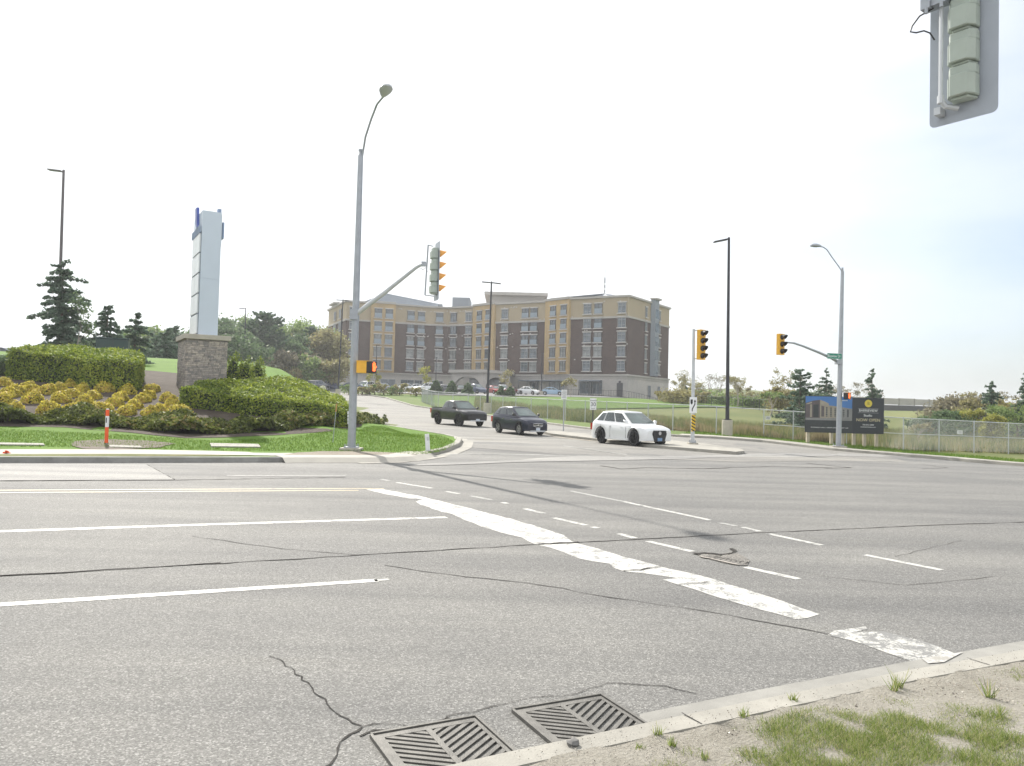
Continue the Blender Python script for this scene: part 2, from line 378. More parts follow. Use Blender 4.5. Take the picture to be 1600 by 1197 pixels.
# right verge
rv = [(p.x, p.y) for p in right_edge]
def off_line(line, dist):
    out = []; n = len(line)
    for i in range(n):
        a = Vector(line[max(i-1, 0)][:2]); b = Vector(line[min(i+1, n-1)][:2]); t = (b-a).normalized(); out.append(Vector(line[i][:2]) + Vector((t.y, -t.x))*dist)
    return out
curb('kerb', right_edge, .2, .14, m_conc, -1)
wk = right_edge[:8]
drape('sidewalk', [tuple(p[:2]) for p in off_line(wk, .2)] + [tuple(p) for p in off_line(wk, 1.4)[::-1]], m_walk, .142, .8)
outer = off_line(right_edge, .2); outer2 = off_line(right_edge, 4.0)
drape('verge', [tuple(p) for p in outer] + [tuple(p) for p in outer2[::-1]], m_verge, .12, 1.2, side=.15)
drape('lawn', [(-9.5, 92), (-14.5, 105), (-24, 116), (-10, 114), (0, 117), (14, 122), (24, 130), (34, 143), (44, 150), (52, 140), (40, 112), (20, 100), (5, 92), (2, 80)], m_slope, .05, 2.5, .2)
drape('parking_lot', [(-90, 118), (-60, 112), (-34, 112.5), (-22, 119), (-6, 117), (12, 124), (24, 133), (30, 150), (22, 158), (8, 164), (-5, 175), (-30, 179), (-45, 190), (-90, 190)], m_lot, .06, 3)
drape('footpath', [(27.5, 150), (36, 143), (46, 150), (40, 168), (33, 160)], m_walk, .09, 3)
drape('driveway', [(-60, 106), (-40, 113), (-42, 118), (-65, 118)], m_asph2, .1, 3)

# median island
isl = pxs([(846, 677), (870, 676.5), (930, 682), (1040, 690), (1100, 697), (1158, 706), (1163, 709), (1150, 711), (1090, 706), (1020, 700), (930, 689), (862, 681)])
drape('median_island', [(p.x, p.y) for p in isl], m_conc, .13, .5, side=.16)

# near kerb, gutter, verge at our feet
kf = [(300, 1290), (520, 1236), (680, 1197), (791, 1172), (992, 1130), (1187, 1090), (1412, 1046), (1600, 1013), (1900, 966)]
k_front = [G(a, b, .12) for a, b in kf]; k_front = [Vector((p.x, p.y, 0)) for p in k_front]
curb('kerb', k_front, .17, .12, m_conc, -1, base=-.1)
ae = [(p.x, p.y) for p in pxs([(1000, 1118), (1187, 1080), (1412, 1037), (1600, 1003), (1900, 952)])]
drape('gutter', ae[::-1] + [(p.x, p.y) for p in k_front[4:]], m_gut, .010, .4, edgestep=.25)
nv = [tuple(p) for p in off_line(k_front, .158)]
near_poly = nv + [(14, -4), (-6, -4)]
m_near = ground_mat('near_verge_soil', [(.3, (.23, .21, .175)), (.5, (.37, .345, .295)), (.72, (.50, .47, .42))], 3.0, 60, 1)
drape('near_verge', near_poly, m_near, .120, .12, rough=.007, side=.1, edgestep=.15)

# ------------------------------------------------------------------ road markings, cracks
def seg(px_list, wd, m=m_white, dz=.003, name='lane_line', **k): return ribbon(name, pxs(px_list), wd, m, dz, step=.5, **k)
seg([(-500, 768.8), (0, 766.2), (560, 763.4), (600, 764)], .10, m_yell); seg([(-500, 772.6), (0, 770), (560, 766.3)], .10, m_yell)
seg([(-400, 853), (0, 830.5), (350, 819), (698, 808.5)], .17)
seg([(-300, 966), (0, 945), (300, 926), (590, 907)], .13); seg([(585, 907.3), (608, 905.6)], .08, m_white_f)
seg([(355, 743), (540, 743)], .10, m_white_f)
poly = [(597, 764.5), (655, 775), (720, 791), (800, 811), (880, 836), (893, 846), (990, 874), (1045, 889), (1100, 901), (1180, 926), (1281, 960), (1262, 966), (1243, 968), (1160, 945), (1085, 921), (1035, 906), (1060, 904), (1020, 898), (975, 893), (960, 888), (952, 881), (905, 873), (860, 856), (836, 851), (815, 840), (760, 826), (720, 810), (705, 803), (690, 800), (655, 788), (650, 784), (662, 780), (640, 779), (600, 772), (572, 765)]
drape('stop_line', [(p.x, p.y) for p in pxs(poly)], m_white, .003, .6, .02, edgestep=.18)
poly = [(1293, 993), (1303, 986), (1352, 979.5), (1357, 983), (1336, 988), (1380, 987), (1412, 995), (1460, 1008), (1500, 1025), (1440, 1034), (1428, 1035), (1390, 1022), (1330, 1001)]
drape('stop_line', [(p.x, p.y) for p in pxs(poly)], paint('worn_paint', (.52, .51, .475), .70), .003, .4, .012, edgestep=.12)
drape('stop_line', [(p.x, p.y) for p in pxs([(1440, 1032), (1505, 1022), (1475, 1038), (1450, 1040)])], paint('worn_paint_gutter', (.48, .47, .45), .68, (.315, .30, .265)), .016, .4)
for s, m in (([(595, 749), (608, 751)], m_white_f), ([(620, 754), (675, 763)], m_white), ([(697, 768), (717, 771.5)], m_white), ([(735, 775), (768, 781)], m_white_f), ([(785, 785), (792, 787)], m_white),
             ([(820, 795), (850, 802.5)], m_white), ([(864, 809), (916, 821)], m_white), ([(925, 823.5), (935, 825.5)], m_white), ([(966, 834), (992, 841)], m_white), ([(1012, 846), (1082, 862)], m_white),
             ([(1165, 886.5), (1248, 905)], m_white)): seg(s, .11, m, name='crosswalk_line')
for s, m in (([(890, 767), (975, 784)], m_white_f), ([(975, 784), (1110, 813)], m_white), ([(1125, 817), (1150, 822)], m_white_f), ([(1160, 824), (1187, 830.5)], m_white), ([(1200, 834), (1270, 849)], m_white), ([(1272, 849.5), (1284, 852)], m_white),
             ([(1350, 867), (1472, 891)], m_white)): seg(s, .11, m, name='crosswalk_line')
for s, wd_, m in (([(742, 687), (768, 687)], .3, m_yell_f), ([(604, 651), (640, 652.5)], .25, m_yell_f), ([(862, 682.5), (932, 690)], .35, m_yell_f), ([(690, 710), (850, 711)], .12, m_white_f),
                  ([(880, 697), (990, 712)], .12, m_white_f), ([(1170, 712), (1245, 712)], .12, m_white_f), ([(1300, 711), (1400, 722)], .10, m_white_f), ([(850, 712), (1120, 715)], .15, m_white_f)): seg(s, wd_, m, .016)
def crack(px_list, wd=.02, jit=.02, m=m_crack, dz=.0045, step=.18, **k): ribbon('road_crack', pxs(px_list), wd, m, dz, jit, step, k.get('taper', False), .6)
crack([(-300, 920), (0, 901), (350, 880.5), (560, 868), (840, 851), (890, 849), (1180, 833), (1450, 821), (1900, 806)], .028, .02)
crack([(-200, 914), (0, 900.5), (345, 880)], .035, .02)
crack([(600, 884), (700, 898), (850, 915), (960, 935), (1100, 955), (1300, 992)], .012, .02)
crack([(300, 838), (440, 858), (560, 868)], .010, .02)
crack([(425, 1025), (470, 1058), (498, 1088), (530, 1120), (565, 1135)], .007, .02, step=.06)
crack([(565, 1135), (600, 1131), (628, 1133), (640, 1141), (690, 1131), (700, 1120), (740, 1113), (800, 1098), (830, 1090), (900, 1085), (935, 1073), (950, 1068), (1040, 1073), (1090, 1086)], .007, .012, step=.06)
crack([(500, 1210), (530, 1180), (530, 1160), (565, 1137)], .012, .012, step=.05)
crack([(560, 1150), (585, 1142), (640, 1141), (680, 1135), (700, 1122)], .018, .012, step=.05)
crack([(1000, 1119), (1187, 1080.5), (1412, 1037.5), (1600, 1003.5), (1900, 952.5)], .012, .006, step=.08)
crack([(0, 752), (270, 750.5), (540, 746)], .05, .02); crack([(228, 726), (250, 738), (272, 750)], .04, .02); crack([(0, 745), (45, 735), (60, 727)], .05, .05)
crack([(940, 728), (970, 733), (1010, 731), (1100, 732.5), (1200, 729), (1300, 731)], .10, .04, step=.4); crack([(1260, 724), (1330, 731), (1290, 732)], .08, .03); crack([(1440, 726), (1480, 731), (1440, 733)], .05, .03)
crack([(1230, 890), (1300, 903), (1420, 915), (1560, 901)], .008, .02); crack([(1400, 870), (1500, 845)], .006, .02)
crack([(840, 851), (905, 848)], .05, .02, dz=.010, step=.08); crack([(975, 893), (1000, 891), (1034, 886)], .02, .015, dz=.010, step=.06); crack([(1060, 914), (1110, 910)], .012, .015, dz=.010, step=.06)
# sunken broken patch in the asphalt
pp = pxs([(1087, 866), (1100, 864.5), (1122, 867), (1150, 863), (1160, 869), (1172, 877), (1168, 884), (1150, 884), (1130, 880), (1095, 871)])
drape('pothole', [(p.x, p.y) for p in pp], asphalt('pothole_rubble', (.19, .18, .165), contrast=1.2), .007, .1, .01, rough=.001)
crack([(1087, 867), (1100, 865), (1122, 867.5), (1128, 868)], .10, .02, dz=.012, step=.05); crack([(1128, 868), (1150, 863.5), (1143, 858)], .04, .015, dz=.012, step=.05)
for k_ in range(9): crack([(1098+k_*8, 871+k_*1.4), (1112+k_*7, 869.5+k_*1.2), (1124+k_*5.5, 872+k_*1.1)], .012, .012, dz=.011, step=.04, taper=True)
ribbon('pothole', pxs([(1092, 870.5), (1110, 874), (1130, 879), (1155, 884)]), .04, mat('chipped_edge', (.42, .38, .34), .9), .014, .015, .06, True, .5)

kd = densify([(p.x, p.y) for p in k_front], .05, False); acc = 0
for i in range(1, len(kd)-1):                            # joints of the near kerb
    acc += (kd[i]-kd[i-1]).length
    if acc > 2.4:
        acc = 0; tt = (kd[i+1]-kd[i-1]).normalized(); n_ = Vector((tt.y, -tt.x)); a_ = kd[i]-n_*.0; b_ = kd[i]+n_*.16
        V = [(q.x, q.y, .1255) for q in (a_-tt*.004, a_+tt*.004, b_+tt*.004, b_-tt*.004)]; o = meshobj('kerb_joint', V, [(0, 1, 2, 3)], m_crack); o['kind'] = 'structure'
# ------------------------------------------------------------------ catch basin grates
m_iron = mat('cast_iron', (.13, .125, .115), .6, .35, .3, 9, bmp=.4, bscale=120); m_pit_shade = mat('pit_shade_black', (.012, .012, .012), 1, var=0)
def clip(poly, a, b):  # keep left of a->b
    out = []; n = len(poly)
    for i in range(n):
        p, q = poly[i], poly[(i+1) % n]; f = lambda v: (b[0]-a[0])*(v[1]-a[1])-(b[1]-a[1])*(v[0]-a[0])
        fp, fq = f(p), f(q)
        if fp >= 0: out.append(p)
        if (fp >= 0) != (fq >= 0): t = fp/(fp-fq); out.append((p[0]+(q[0]-p[0])*t, p[1]+(q[1]-p[1])*t))
    return out
def grate(tl, tr, label):
    A, B = G(*tl), G(*tr); ang = math.atan2(B.y-A.y, B.x-A.x)
    t = empty('catch_basin_grate', (A.x, A.y, .004), ang, label, 'drain grate', 'catch basin grates by the kerb')
    S = .60; f = MB()
    for c, d in (((S/2, .0), (S, .016)), ((S/2, -S), (S, .016)), ((0, -S/2), (.016, S-.016)), ((S, -S/2), (.016, S-.016))): f.box((c[0], c[1], .004), (d[0], d[1], .028))
    f.build('frame', m_iron, t)
    g = MB(); z0, z1 = -.02, .010; lo, hi = .012, S-.012; b0, b1 = .055, S-.035
    for p in ([(lo, -lo), (lo, -hi), (b0, -hi), (b0, -lo)], [(b1, -lo), (b1, -hi), (hi, -hi), (hi, -lo)], [(b0, -lo), (b0, -.06), (b1, -.06), (b1, -lo)], [(b0, -(hi-.03)), (b0, -hi), (b1, -hi), (b1, -(hi-.03))]):
        g.prism(p, z0, z1)
    mid = S/2; rect = [(b0, -(hi-.03)), (b1, -(hi-.03)), (b1, -.06), (b0, -.06)]
    g.prism([(mid-.016, -(hi-.03)), (mid+.016, -(hi-.03)), (mid+.016, -.06), (mid-.016, -.06)], z0, z1)
    pitch = .058
    for k in range(-8, 14):
        c = k*pitch
        for sgn in (-1, 1):
            # bars slope towards the spine
            x0, x1 = (b0, mid-.016) if sgn < 0 else (mid+.016, b1)
            def yy(x): return -c - (mid-abs(x-mid))*.75 + .1
            bar = [(x0, yy(x0)), (x1, yy(x1)), (x1, yy(x1)+.032), (x0, yy(x0)+.032)]
            for i in range(4): 
                if len(bar) > 2: bar = clip(bar, rect[i], rect[(i+1) % 4])
            if len(bar) > 2: g.prism(bar, z0, z1-.0015)
    g.build('grate', m_iron, t)
    MB().box((S/2, -S/2, -.008), (S-.02, S-.02, .006)).build('pit_shade', m_pit_shade, t)  # shallow black plate, its colour standing in for the shade of a deep pit
grate((579, 1152), (740, 1123.5), 'slotted iron drain grate at the kerb, closest to the bottom of the photo')
grate((800, 1112.5), (936, 1089.5), 'slotted iron drain grate by the kerb, the farther and right-hand of the two')
# ------------------------------------------------------------------ street furniture
m_galv = mat('galvanised', (.36, .38, .41), .5, .55, .1, 6); m_galv_l = mat('light_steel', (.52, .54, .56), .5, .3, .08, 5)
m_blk = mat('black_pole_paint', (.022, .022, .030), .45, 0, .15, 3)
m_yel = mat('signal_yellow', (.78, .42, .035), .5, 0, .08, 6); m_visy = mat('visor_orange_yellow', (.80, .36, .06), .5, 0, .08, 6)
m_visb = mat('visor_black', (.02, .02, .02), .5, 0, 0); m_shell = mat('signal_shell_grey_green', (.38, .43, .38), .5, 0, .06, 5); m_plate = mat('backplate_grey', (.36, .39, .44), .55, 0, .06, 3)
m_hand = mat('orange_hand_light', (.9, .2, .05), .5, var=0, emit=((1, .16, .03), .9)); m_len = mat('dark_lens', (.05, .02, .02), .25, var=0)
m_cblock = mat('concrete_base', (.44, .41, .35), .85, var=.14, vscale=3, bmp=.4)
m_wht = mat('sign_white', (.75, .76, .77), .5, var=.05); m_bk = mat('sign_black', (.015, .015, .018), .5, var=0)
m_grn = mat('sign_green', (.01, .22, .15), .45, var=.05)
def frame2(d):
    "matrix whose local -Y faces horizontal direction d (unit); X to the right seen from the front"
    d = Vector((d[0], d[1], 0)).normalized(); y = -d; x = Vector((y.y, -y.x, 0)); return Matrix((x, y, Vector((0, 0, 1)))).transposed()
def text_mesh(s, size, m, parent, M, at, depth=.004, name='lettering', ax='CENTER', font_w=1.0):
    cu = bpy.data.curves.new(name, 'FONT'); cu.body = s; cu.size = size; cu.align_x = ax; cu.align_y = 'CENTER'; cu.extrude = depth; cu.resolution_u = 3
    tmp = bpy.data.objects.new('t', cu); SC.collection.objects.link(tmp); dg = bpy.context.evaluated_depsgraph_get()
    me = bpy.data.meshes.new_from_object(tmp.evaluated_get(dg)); bpy.data.objects.remove(tmp); bpy.data.curves.remove(cu)
    me.name = name; me.materials.clear(); me.materials.append(m)
    U = Matrix(((font_w, 0, 0), (0, 0, -1), (0, 1, 0)))   # text XY -> local XZ, facing -Y
    me.transform((M @ U).to_4x4()); o = link(bpy.data.objects.new(name, me)); o.location = at; o.parent = parent; return o
def signal_head(parent, c, d, n, body, visor, plate=None, sec=.36, back_detail=False, bw=.34, xo=0.0):
    "traffic light: n sections stacked, centre c (local), facing direction d"
    M = frame2(d); c = Vector(c); H = n*sec; h = MB(); P = lambda x, y, z: c + M @ Vector((x, y, z))
    for k in range(n):
        z = H/2 - sec*(k+.5)
        if back_detail:
            a = bw/2
            for y1, w0, w1, z0, z1 in ((.20, a, a*.62, z-sec*.42, z+sec*.20), (.155, a*.98, a*.70, z+sec*.20, z+sec*.485)):
                h.extr([P(xo-w0, 0, z0), P(xo+w0, 0, z0), P(xo+w0, y1*.55, z0), P(xo+w1, y1, z0), P(xo-w1, y1, z0), P(xo-w0, y1*.55, z0)], (0, 0, z1-z0))
            h.extr([P(xo-a*.9, 0, z-sec*.5), P(xo+a*.9, 0, z-sec*.5), P(xo+a*.6, .15, z-sec*.5), P(xo-a*.6, .15, z-sec*.5)], (0, 0, sec*.08))
        else: h.box(P(0, .08, z), (bw, .2, sec-.008), M=M)
    hd = h.build('traffic_light', body, parent)
    bevel(hd, .008)
    for k in range(n):
        z = H/2 - sec*(k+.5); v = MB(); r = .145; ring = []
        nseg = 14; prof = [P(r*math.cos(t), -.03, z+r*math.sin(t)) for t in [math.pi*(-.16+1.32*i/nseg) for i in range(nseg+1)]]
        prof2 = [P(r*.98*math.cos(t), -.03-.30*(.25+.75*max(0, math.sin((t+.5)*.78))), z-.03+r*.95*math.sin(t)) for t in [math.pi*(-.16+1.32*i/nseg) for i in range(nseg+1)]]
        inn = [p + (Vector(c)+Vector((0, 0, z))-p)*.06 for p in prof]; inn2 = [p + (P(0, 0, z)-p)*.05 for p in prof2]
        m_ = nseg+1; vs = prof+prof2+inn2+inn
        v.add(vs, [(i, i+1, m_+i+1, m_+i) for i in range(nseg)] + [(m_+i, m_+i+1, 2*m_+i+1, 2*m_+i) for i in range(nseg)] + [(2*m_+i, 2*m_+i+1, 3*m_+i+1, 3*m_+i) for i in range(nseg)])
        v.build('visor', visor, hd, True)
        l = MB(); l.tube([P(0, -.02, z), P(0, -.035, z)], [.14, .11], 16); l.build('lens', m_len, hd, True)
    if plate:
        b = MB(); W, Hh, r = plate[0]/2, plate[1]/2, .06; poly = []
        for cx, cz, a0 in ((W-r, Hh-r, 0), (-W+r, Hh-r, 90), (-W+r, -Hh+r, 180), (W-r, -Hh+r, 270)):
            poly += [P(cx+r*math.cos(R(a0+a)), -.02, cz+r*math.sin(R(a0+a))) for a in (0, 30, 60, 90)]
        b.extr(poly, M @ Vector((0, .006, 0))); b.build('backplate', m_plate, hd)
    return hd, P
def hand_symbol(parent, P, s=1.0):
    h = MB(); h.extr([P(-.09*s, -.012, -.12*s), P(.06*s, -.012, -.12*s), P(.10*s, -.012, -.0*s), P(.08*s, -.012, .03*s), P(-.09*s, -.012, .03*s)], P(0, -.012, 0)-P(0, 0, 0))
    for i, (x, t) in enumerate(((-.085, .13), (-.035, .17), (.015, .17), (.062, .13))):
        h.extr([P((x-.018)*s, -.012, .02*s), P((x+.018)*s, -.012, .02*s), P((x+.018)*s, -.012, t*s), P((x-.018)*s, -.012, t*s)], P(0, -.012, 0)-P(0, 0, 0))
    h.extr([P(.07*s, -.012, -.06*s), P(.15*s, -.012, .02*s), P(.13*s, -.012, .06*s), P(.07*s, -.012, .0*s)], P(0, -.012, 0)-P(0, 0, 0))
    return h.build('hand_symbol', m_hand, parent)
def base_plate(t, s=.42):
    b = MB().box((0, 0, .03), (s*1.5, s*1.5, .08)); b.build('concrete_footing', m_cblock, t); q = MB(); q.box((0, 0, .09), (s, s, .03))
    for sx in (-1, 1):
        for sy in (-1, 1): q.cyl((sx*s*.4, sy*s*.4, .14), .022, .10, 6)
    q.build('base_plate', m_galv, t)
UDIR = Vector((.911, .413, 0))

# --- left combined street light and signal pole
B0 = G(549, 703, .13); t = empty('signal_and_light_pole', B0, 0, 'tall galvanised street light pole with a signal arm, on the lawn corner', 'light pole')
Yp = B0.y; L_ = lambda px, py, Y=None: atdepth(px, py, Y or Yp) - B0
base_plate(t, .44)
ptop = L_(563.5, 243); MB().tube([(0, 0, .1), ptop*.5, ptop], [.135, .115, .085], 8).build('pole', m_galv, t)
MB().tube([ptop+Vector((0, 0, -.1)), ptop+Vector((0, 0, .18))], .05, 8).tube([ptop+Vector((0, 0, .14)), ptop+Vector((0, 0, .2))], .075, 8).build('pole_cap', m_galv, t)
e = L_(598, 152, Yp-1.6)
a1 = L_(571, 214, Yp-.3); a2 = L_(580, 186, Yp-.7); a3 = L_(589, 163, Yp-1.1)
MB().tube([ptop+Vector((.03, 0, -.15)), ptop+Vector((.08, -.03, .1)), a1, a2, a3, e], [.032, .032, .032, .032, .032, .03], 8).build('lamp_arm', m_galv, t, True)
def luminaire(t, p, d, ln=.62, wd=.30, m=None, tilt=0):
    M = frame2(d); b = MB(); n = 12; rows = [(-.02, .05, .05), (.10, .5, .10), (.3, .95, .14), (.45, 1, .13), (.56, .75, .09), (.62, .25, .04)]
    V = []; 
    for y, wf, hf in rows:
        for j in range(n):
            a = 2*math.pi*j/n; V.append(Vector(p) + M @ Vector((wd/2*wf*math.cos(a), -y*ln/.62, hf*math.sin(a)*(1 if math.sin(a) > 0 else .45) + tilt*y)))
    F = [(i*n+j, i*n+(j+1) % n, (i+1)*n+(j+1) % n, (i+1)*n+j) for i in range(len(rows)-1) for j in range(n)] + [tuple(range(n))[::-1], tuple(range((len(rows)-1)*n, len(rows)*n))]
    b.add(V, F); return b.build('luminaire', m or m_galv, t, True)
luminaire(t, e, (.35, -.94), .8, .40, m_galv_l, tilt=.12)
arm0 = L_(555, 492); arm_pts = [arm0, L_(573, 478, Yp-.2), L_(600, 458, Yp-.4), L_(630, 434, Yp-.7), L_(650, 418, Yp-.9), L_(657, 414, Yp-1.0), L_(662, 413, Yp-1.05)]
MB().tube(arm_pts, [.085, .08, .075, .065, .058, .055, .05], 10).build('mast_arm', m_galv_l, t, True)
MB().box(arm0+Vector((-.02, 0, 0)), (.26, .3, .34)).build('arm_bracket', m_galv, t); MB().box(L_(662, 412.5, Yp-1.05), (.14, .12, .14)).build('clamp', m_galv, t)
sc_ = L_(682, 424, Yp-1.15); hd, P = signal_head(t, sc_, (.93, .36), 4, m_shell, m_visy, (.56, 1.85), .365, True, .34)
v0 = L_(669, 383, Yp-1.1); v1 = L_(664, 461, Yp-1.1)
hb = MB(); hb.tube([v0, v1], .024, 8); hb.tube([v0, L_(677, 385, Yp-1.15)], .016, 6); hb.tube([v1, L_(678, 463, Yp-1.15)], .016, 6); hb.build('hanger_bracket', m_galv, t, True)
MB().tube([L_(657, 419, Yp-1), L_(661, 422, Yp-1), L_(665, 418, Yp-1.05), L_(668, 425, Yp-1.05)], .008, 5).build('cable', m_blk, t)
pc = L_(571, 574, Yp-.15); M = frame2((.95, -.30)); P2 = lambda x, y, z: pc + Vector((.10, 0, 0)) + M @ Vector((x, y, z))
pb = MB(); pb.box(pc+Vector((-.07, 0, 0)), (.37, .40, .38)).box(pc+Vector((-.07, 0, .2)), (.41, .42, .02)); pd = pb.build('pedestrian_signal', m_yel, t)
q = MB(); q.box(P2(0, -.11, 0), (.40, .16, .38), M=M); q.build('signal_hood', m_bk, pd)
hand_symbol(pd, lambda x, y, z: P2(x, y-.19, z), 1.05)
[MB().box(L_(559, yy_, Yp), (.22, .06, .04)).build('bracket', m_galv, t) for yy_ in (566, 583)]
q = MB(); [q.box(L_(544.3, 645+i*5.2), (.05, .05, .09)) for i in range(4)]; q.build('strap_markers', m_wht, t)

# --- right combined street light and signal pole
B0 = G(1310, 699, .13); Yp = B0.y
t = empty('signal_and_light_pole', B0, 0, 'galvanised street light pole with green street name sign and yellow traffic light arm', 'light pole')
base_plate(t, .44)
ptop = L_(1316.3, 424); MB().tube([(0, 0, .1), ptop*.5, ptop], [.15, .13, .09], 8).build('pole', m_galv, t)
MB().tube([ptop, ptop+Vector((0, 0, .2))], .055, 8).build('pole_cap', m_galv, t)
MB().tube([ptop+Vector((0, 0, -.05)), L_(1311, 417), L_(1300, 402), L_(1292, 390), L_(1286, 386), L_(1280, 385)], .032, 8).build('lamp_arm', m_galv, t, True)
luminaire(t, L_(1283, 385), (-1, -.15), .62, .32)
arm0 = L_(1310, 566); MB().tube([arm0, L_(1300, 560, Yp-.2), L_(1280, 551, Yp-.5), L_(1255, 541, Yp-.9), L_(1240, 536, Yp-1.2), L_(1228, 535, Yp-1.4)], [.08, .075, .065, .055, .05, .045], 10).build('mast_arm', m_galv, t, True)
MB().box(arm0+Vector((0, -.02, 0)), (.30, .32, .22)).build('arm_bracket', m_galv, t)
signal_head(t, L_(1221.5, 538, Yp-1.4), (.50, -.87), 3, m_yel, m_visb, None, .365, False, .40)
gs = L_(1304, 556.5, Yp-.35); M = frame2((.22, -.98)); GP = lambda x, y, z: gs + M @ Vector((x, y, z))
q = MB(); q.box(gs, (.87, .02, .30), M=M); sg = q.build('street_name_sign', m_grn, t)
q = MB(); [q.box(GP(x, -.011, z), d, M=M) for x, z, d in ((0, .142, (.87, .004, .012)), (0, -.142, (.87, .004, .012)), (.43, 0, (.01, .004, .28)), (-.43, 0, (.01, .004, .28)))]; q.build('sign_edge', m_wht, sg)
text_mesh('Bayview Dr', .21, m_wht, sg, M, GP(-.02, -.013, 0), .002, font_w=.78)
M2 = frame2((.75, -.66)); pc = L_(1324.5, 619, Yp-.2); P2 = lambda x, y, z: pc + M2 @ Vector((x, y, z))
q = MB(); q.box(P2(0, .05, 0), (.34, .22, .34), M=M2); pd = q.build('pedestrian_signal', m_bk, t)
q = MB(); q.box(P2(0, -.07, .18), (.36, .24, .02), M=M2); q.box(P2(.19, .0, 0), (.015, .2, .34), M=M2); q.build('signal_hood', m_visy, pd)
hand_symbol(pd, lambda x, y, z: P2(x, y-.065, z), 1.0)
[MB().tube([(0, 0, pc.z+zz), pc+Vector((0, 0, zz))], .02, 6).build('bracket', m_wht, t) for zz in (.2, -.24)]

# --- median signal pole
B0 = G(1082, 694, .13); Yp = B0.y
t = empty('median_signal_pole', B0, 0, 'grey signal pole on the median with keep right sign and hazard stripes', 'traffic light')
base_plate(t, .30)
q = L_(1084, 514); MB().tube([(0, 0, .05), (q.x*.3, 0, q.z*.3), (q.x, 0, q.z)], [.10, .085, .065], 10).build('pole', m_galv_l, t, True)
signal_head(t, L_(1097.5, 538.5, Yp-.1), (.50, -.87), 4, m_yel, m_visb, None, .365, False, .40)
for y in (516.5, 560.5): MB().tube([L_(1084, y), L_(1094, y, Yp-.05)], .022, 6).build('hanger_bracket', m_galv, t)
M = frame2((.12, -.99)); kc = L_(1083.2, 633, Yp-.12); KP = lambda x, y, z: kc + M @ Vector((x, y, z))
q = MB(); q.box(kc, (.36, .012, .76), M=M); ks = q.build('keep_right_sign', m_wht, t)
q = MB(); bd = lambda pts: q.extr([KP(x, -.008, z) for x, z in pts], M @ Vector((0, -.003, 0)))
bd([(-.14, .27), (-.03, .27), (-.03, .09), (-.085, .02), (-.14, .09)])
bd([(-.07, -.30), (-.025, -.30), (-.025, -.20), (.10, .03), (.10, .16), (.055, .16), (.055, .05), (-.07, -.18)])
bd([(.02, .16), (.135, .16), (.078, .27)])
q.build('keep_right_symbol', m_bk, ks)
hc = L_(1083.3, 661, Yp-.12); HP = lambda x, y, z: hc + M @ Vector((x, y, z))
q = MB(); q.box(hc, (.20, .012, .80), M=M); hs = q.build('hazard_marker', mat('hazard_yellow', (.72, .48, .02), .5, var=.08), t)
q = MB(); rect = [(-.10, -.4), (.10, -.4), (.10, .4), (-.10, .4)]
for k in range(-5, 6):
    bar = [(-.10, k*.16+.06), (-.10, k*.16-.01), (.10, k*.16-.13), (.10, k*.16-.06)]
    for i in range(4):
        if len(bar) > 2: bar = clip(bar, rect[i], rect[(i+1) % 4])
    if len(bar) > 2: q.extr([HP(x, -.008, z) for x, z in bar], M @ Vector((0, -.003, 0)))
q.build('stripes', m_bk, hs)

# --- the near signal hanging over the road at top right, on an arm from a pole to the right
dn = Vector((.80, .60, 0)); c0 = Vector((4.86, 8.33, 5.86))
B0 = Vector((10.5, 3.2, .1)); t = empty('near_signal_pole', B0, 0, 'traffic light seen from behind with grey backplate, at the top right corner', 'traffic light')
LL = lambda v: Vector(v)-B0
armz = 6.62
pole_top = LL((10.5, 3.2, 8.0)); MB().tube([(0, 0, 0), pole_top], [.16, .10], 10).build('pole', m_galv, t, True)
MB().tube([LL((10.5, 3.2, 5.6)), LL((8.2, 5.1, 6.4)), LL((4.80, 8.05, armz)), LL((4.52, 8.40, armz))], [.10, .07, .05, .05], 10).build('mast_arm', m_galv, t, True)
hd, P = signal_head(t, LL((4.835, 8.285, 5.92)), dn, 4, m_shell, m_visy, (.70, 1.86), .372, True, .285, -.035)
q = MB(); M = frame2(dn); X0 = .155
q.tube([P(X0, .16, .95), P(X0, .16, -.68)], .022, 8); q.tube([P(X0, .16, -.70), P(X0-.04, .13, -.78), P(.03, .03, -.80)], .030, 8); q.tube([P(X0, .16, -.66), P(X0, .16, -.745)], .035, 8); q.box(P(.21, .06, -.80), (.07, .12, .08), M=M)
q.tube([P(X0, .16, .93), P(.03, .03, .93)], .028, 8); q.build('hanger_bracket', m_galv_l, t, True)
q = MB(); q.box(P(.20, .17, 0.390), (.24, .14, .09), M=M); q.box(P(.28, .22, 0.390), (.10, .10, .13), M=M); q.tube([P(.12, .24, 0.350), P(.12, .24, 0.290)], .02, 6); q.tube([P(.27, .26, 0.340), P(.27, .26, 0.270)], .02, 6); q.build('clamp', m_galv, t)
q = MB(); q.tube([P(.22, .2, 0.330), P(.36, .22, 0.290), P(.44, .22, 0.210), P(.46, .22, 0.150), P(.40, .21, 0.120), P(.32, .2, 0.115), P(.26, .19, 0.070), P(.215, .18, -0.020)], .009, 6); q.build('cable', m_bk, t, True)

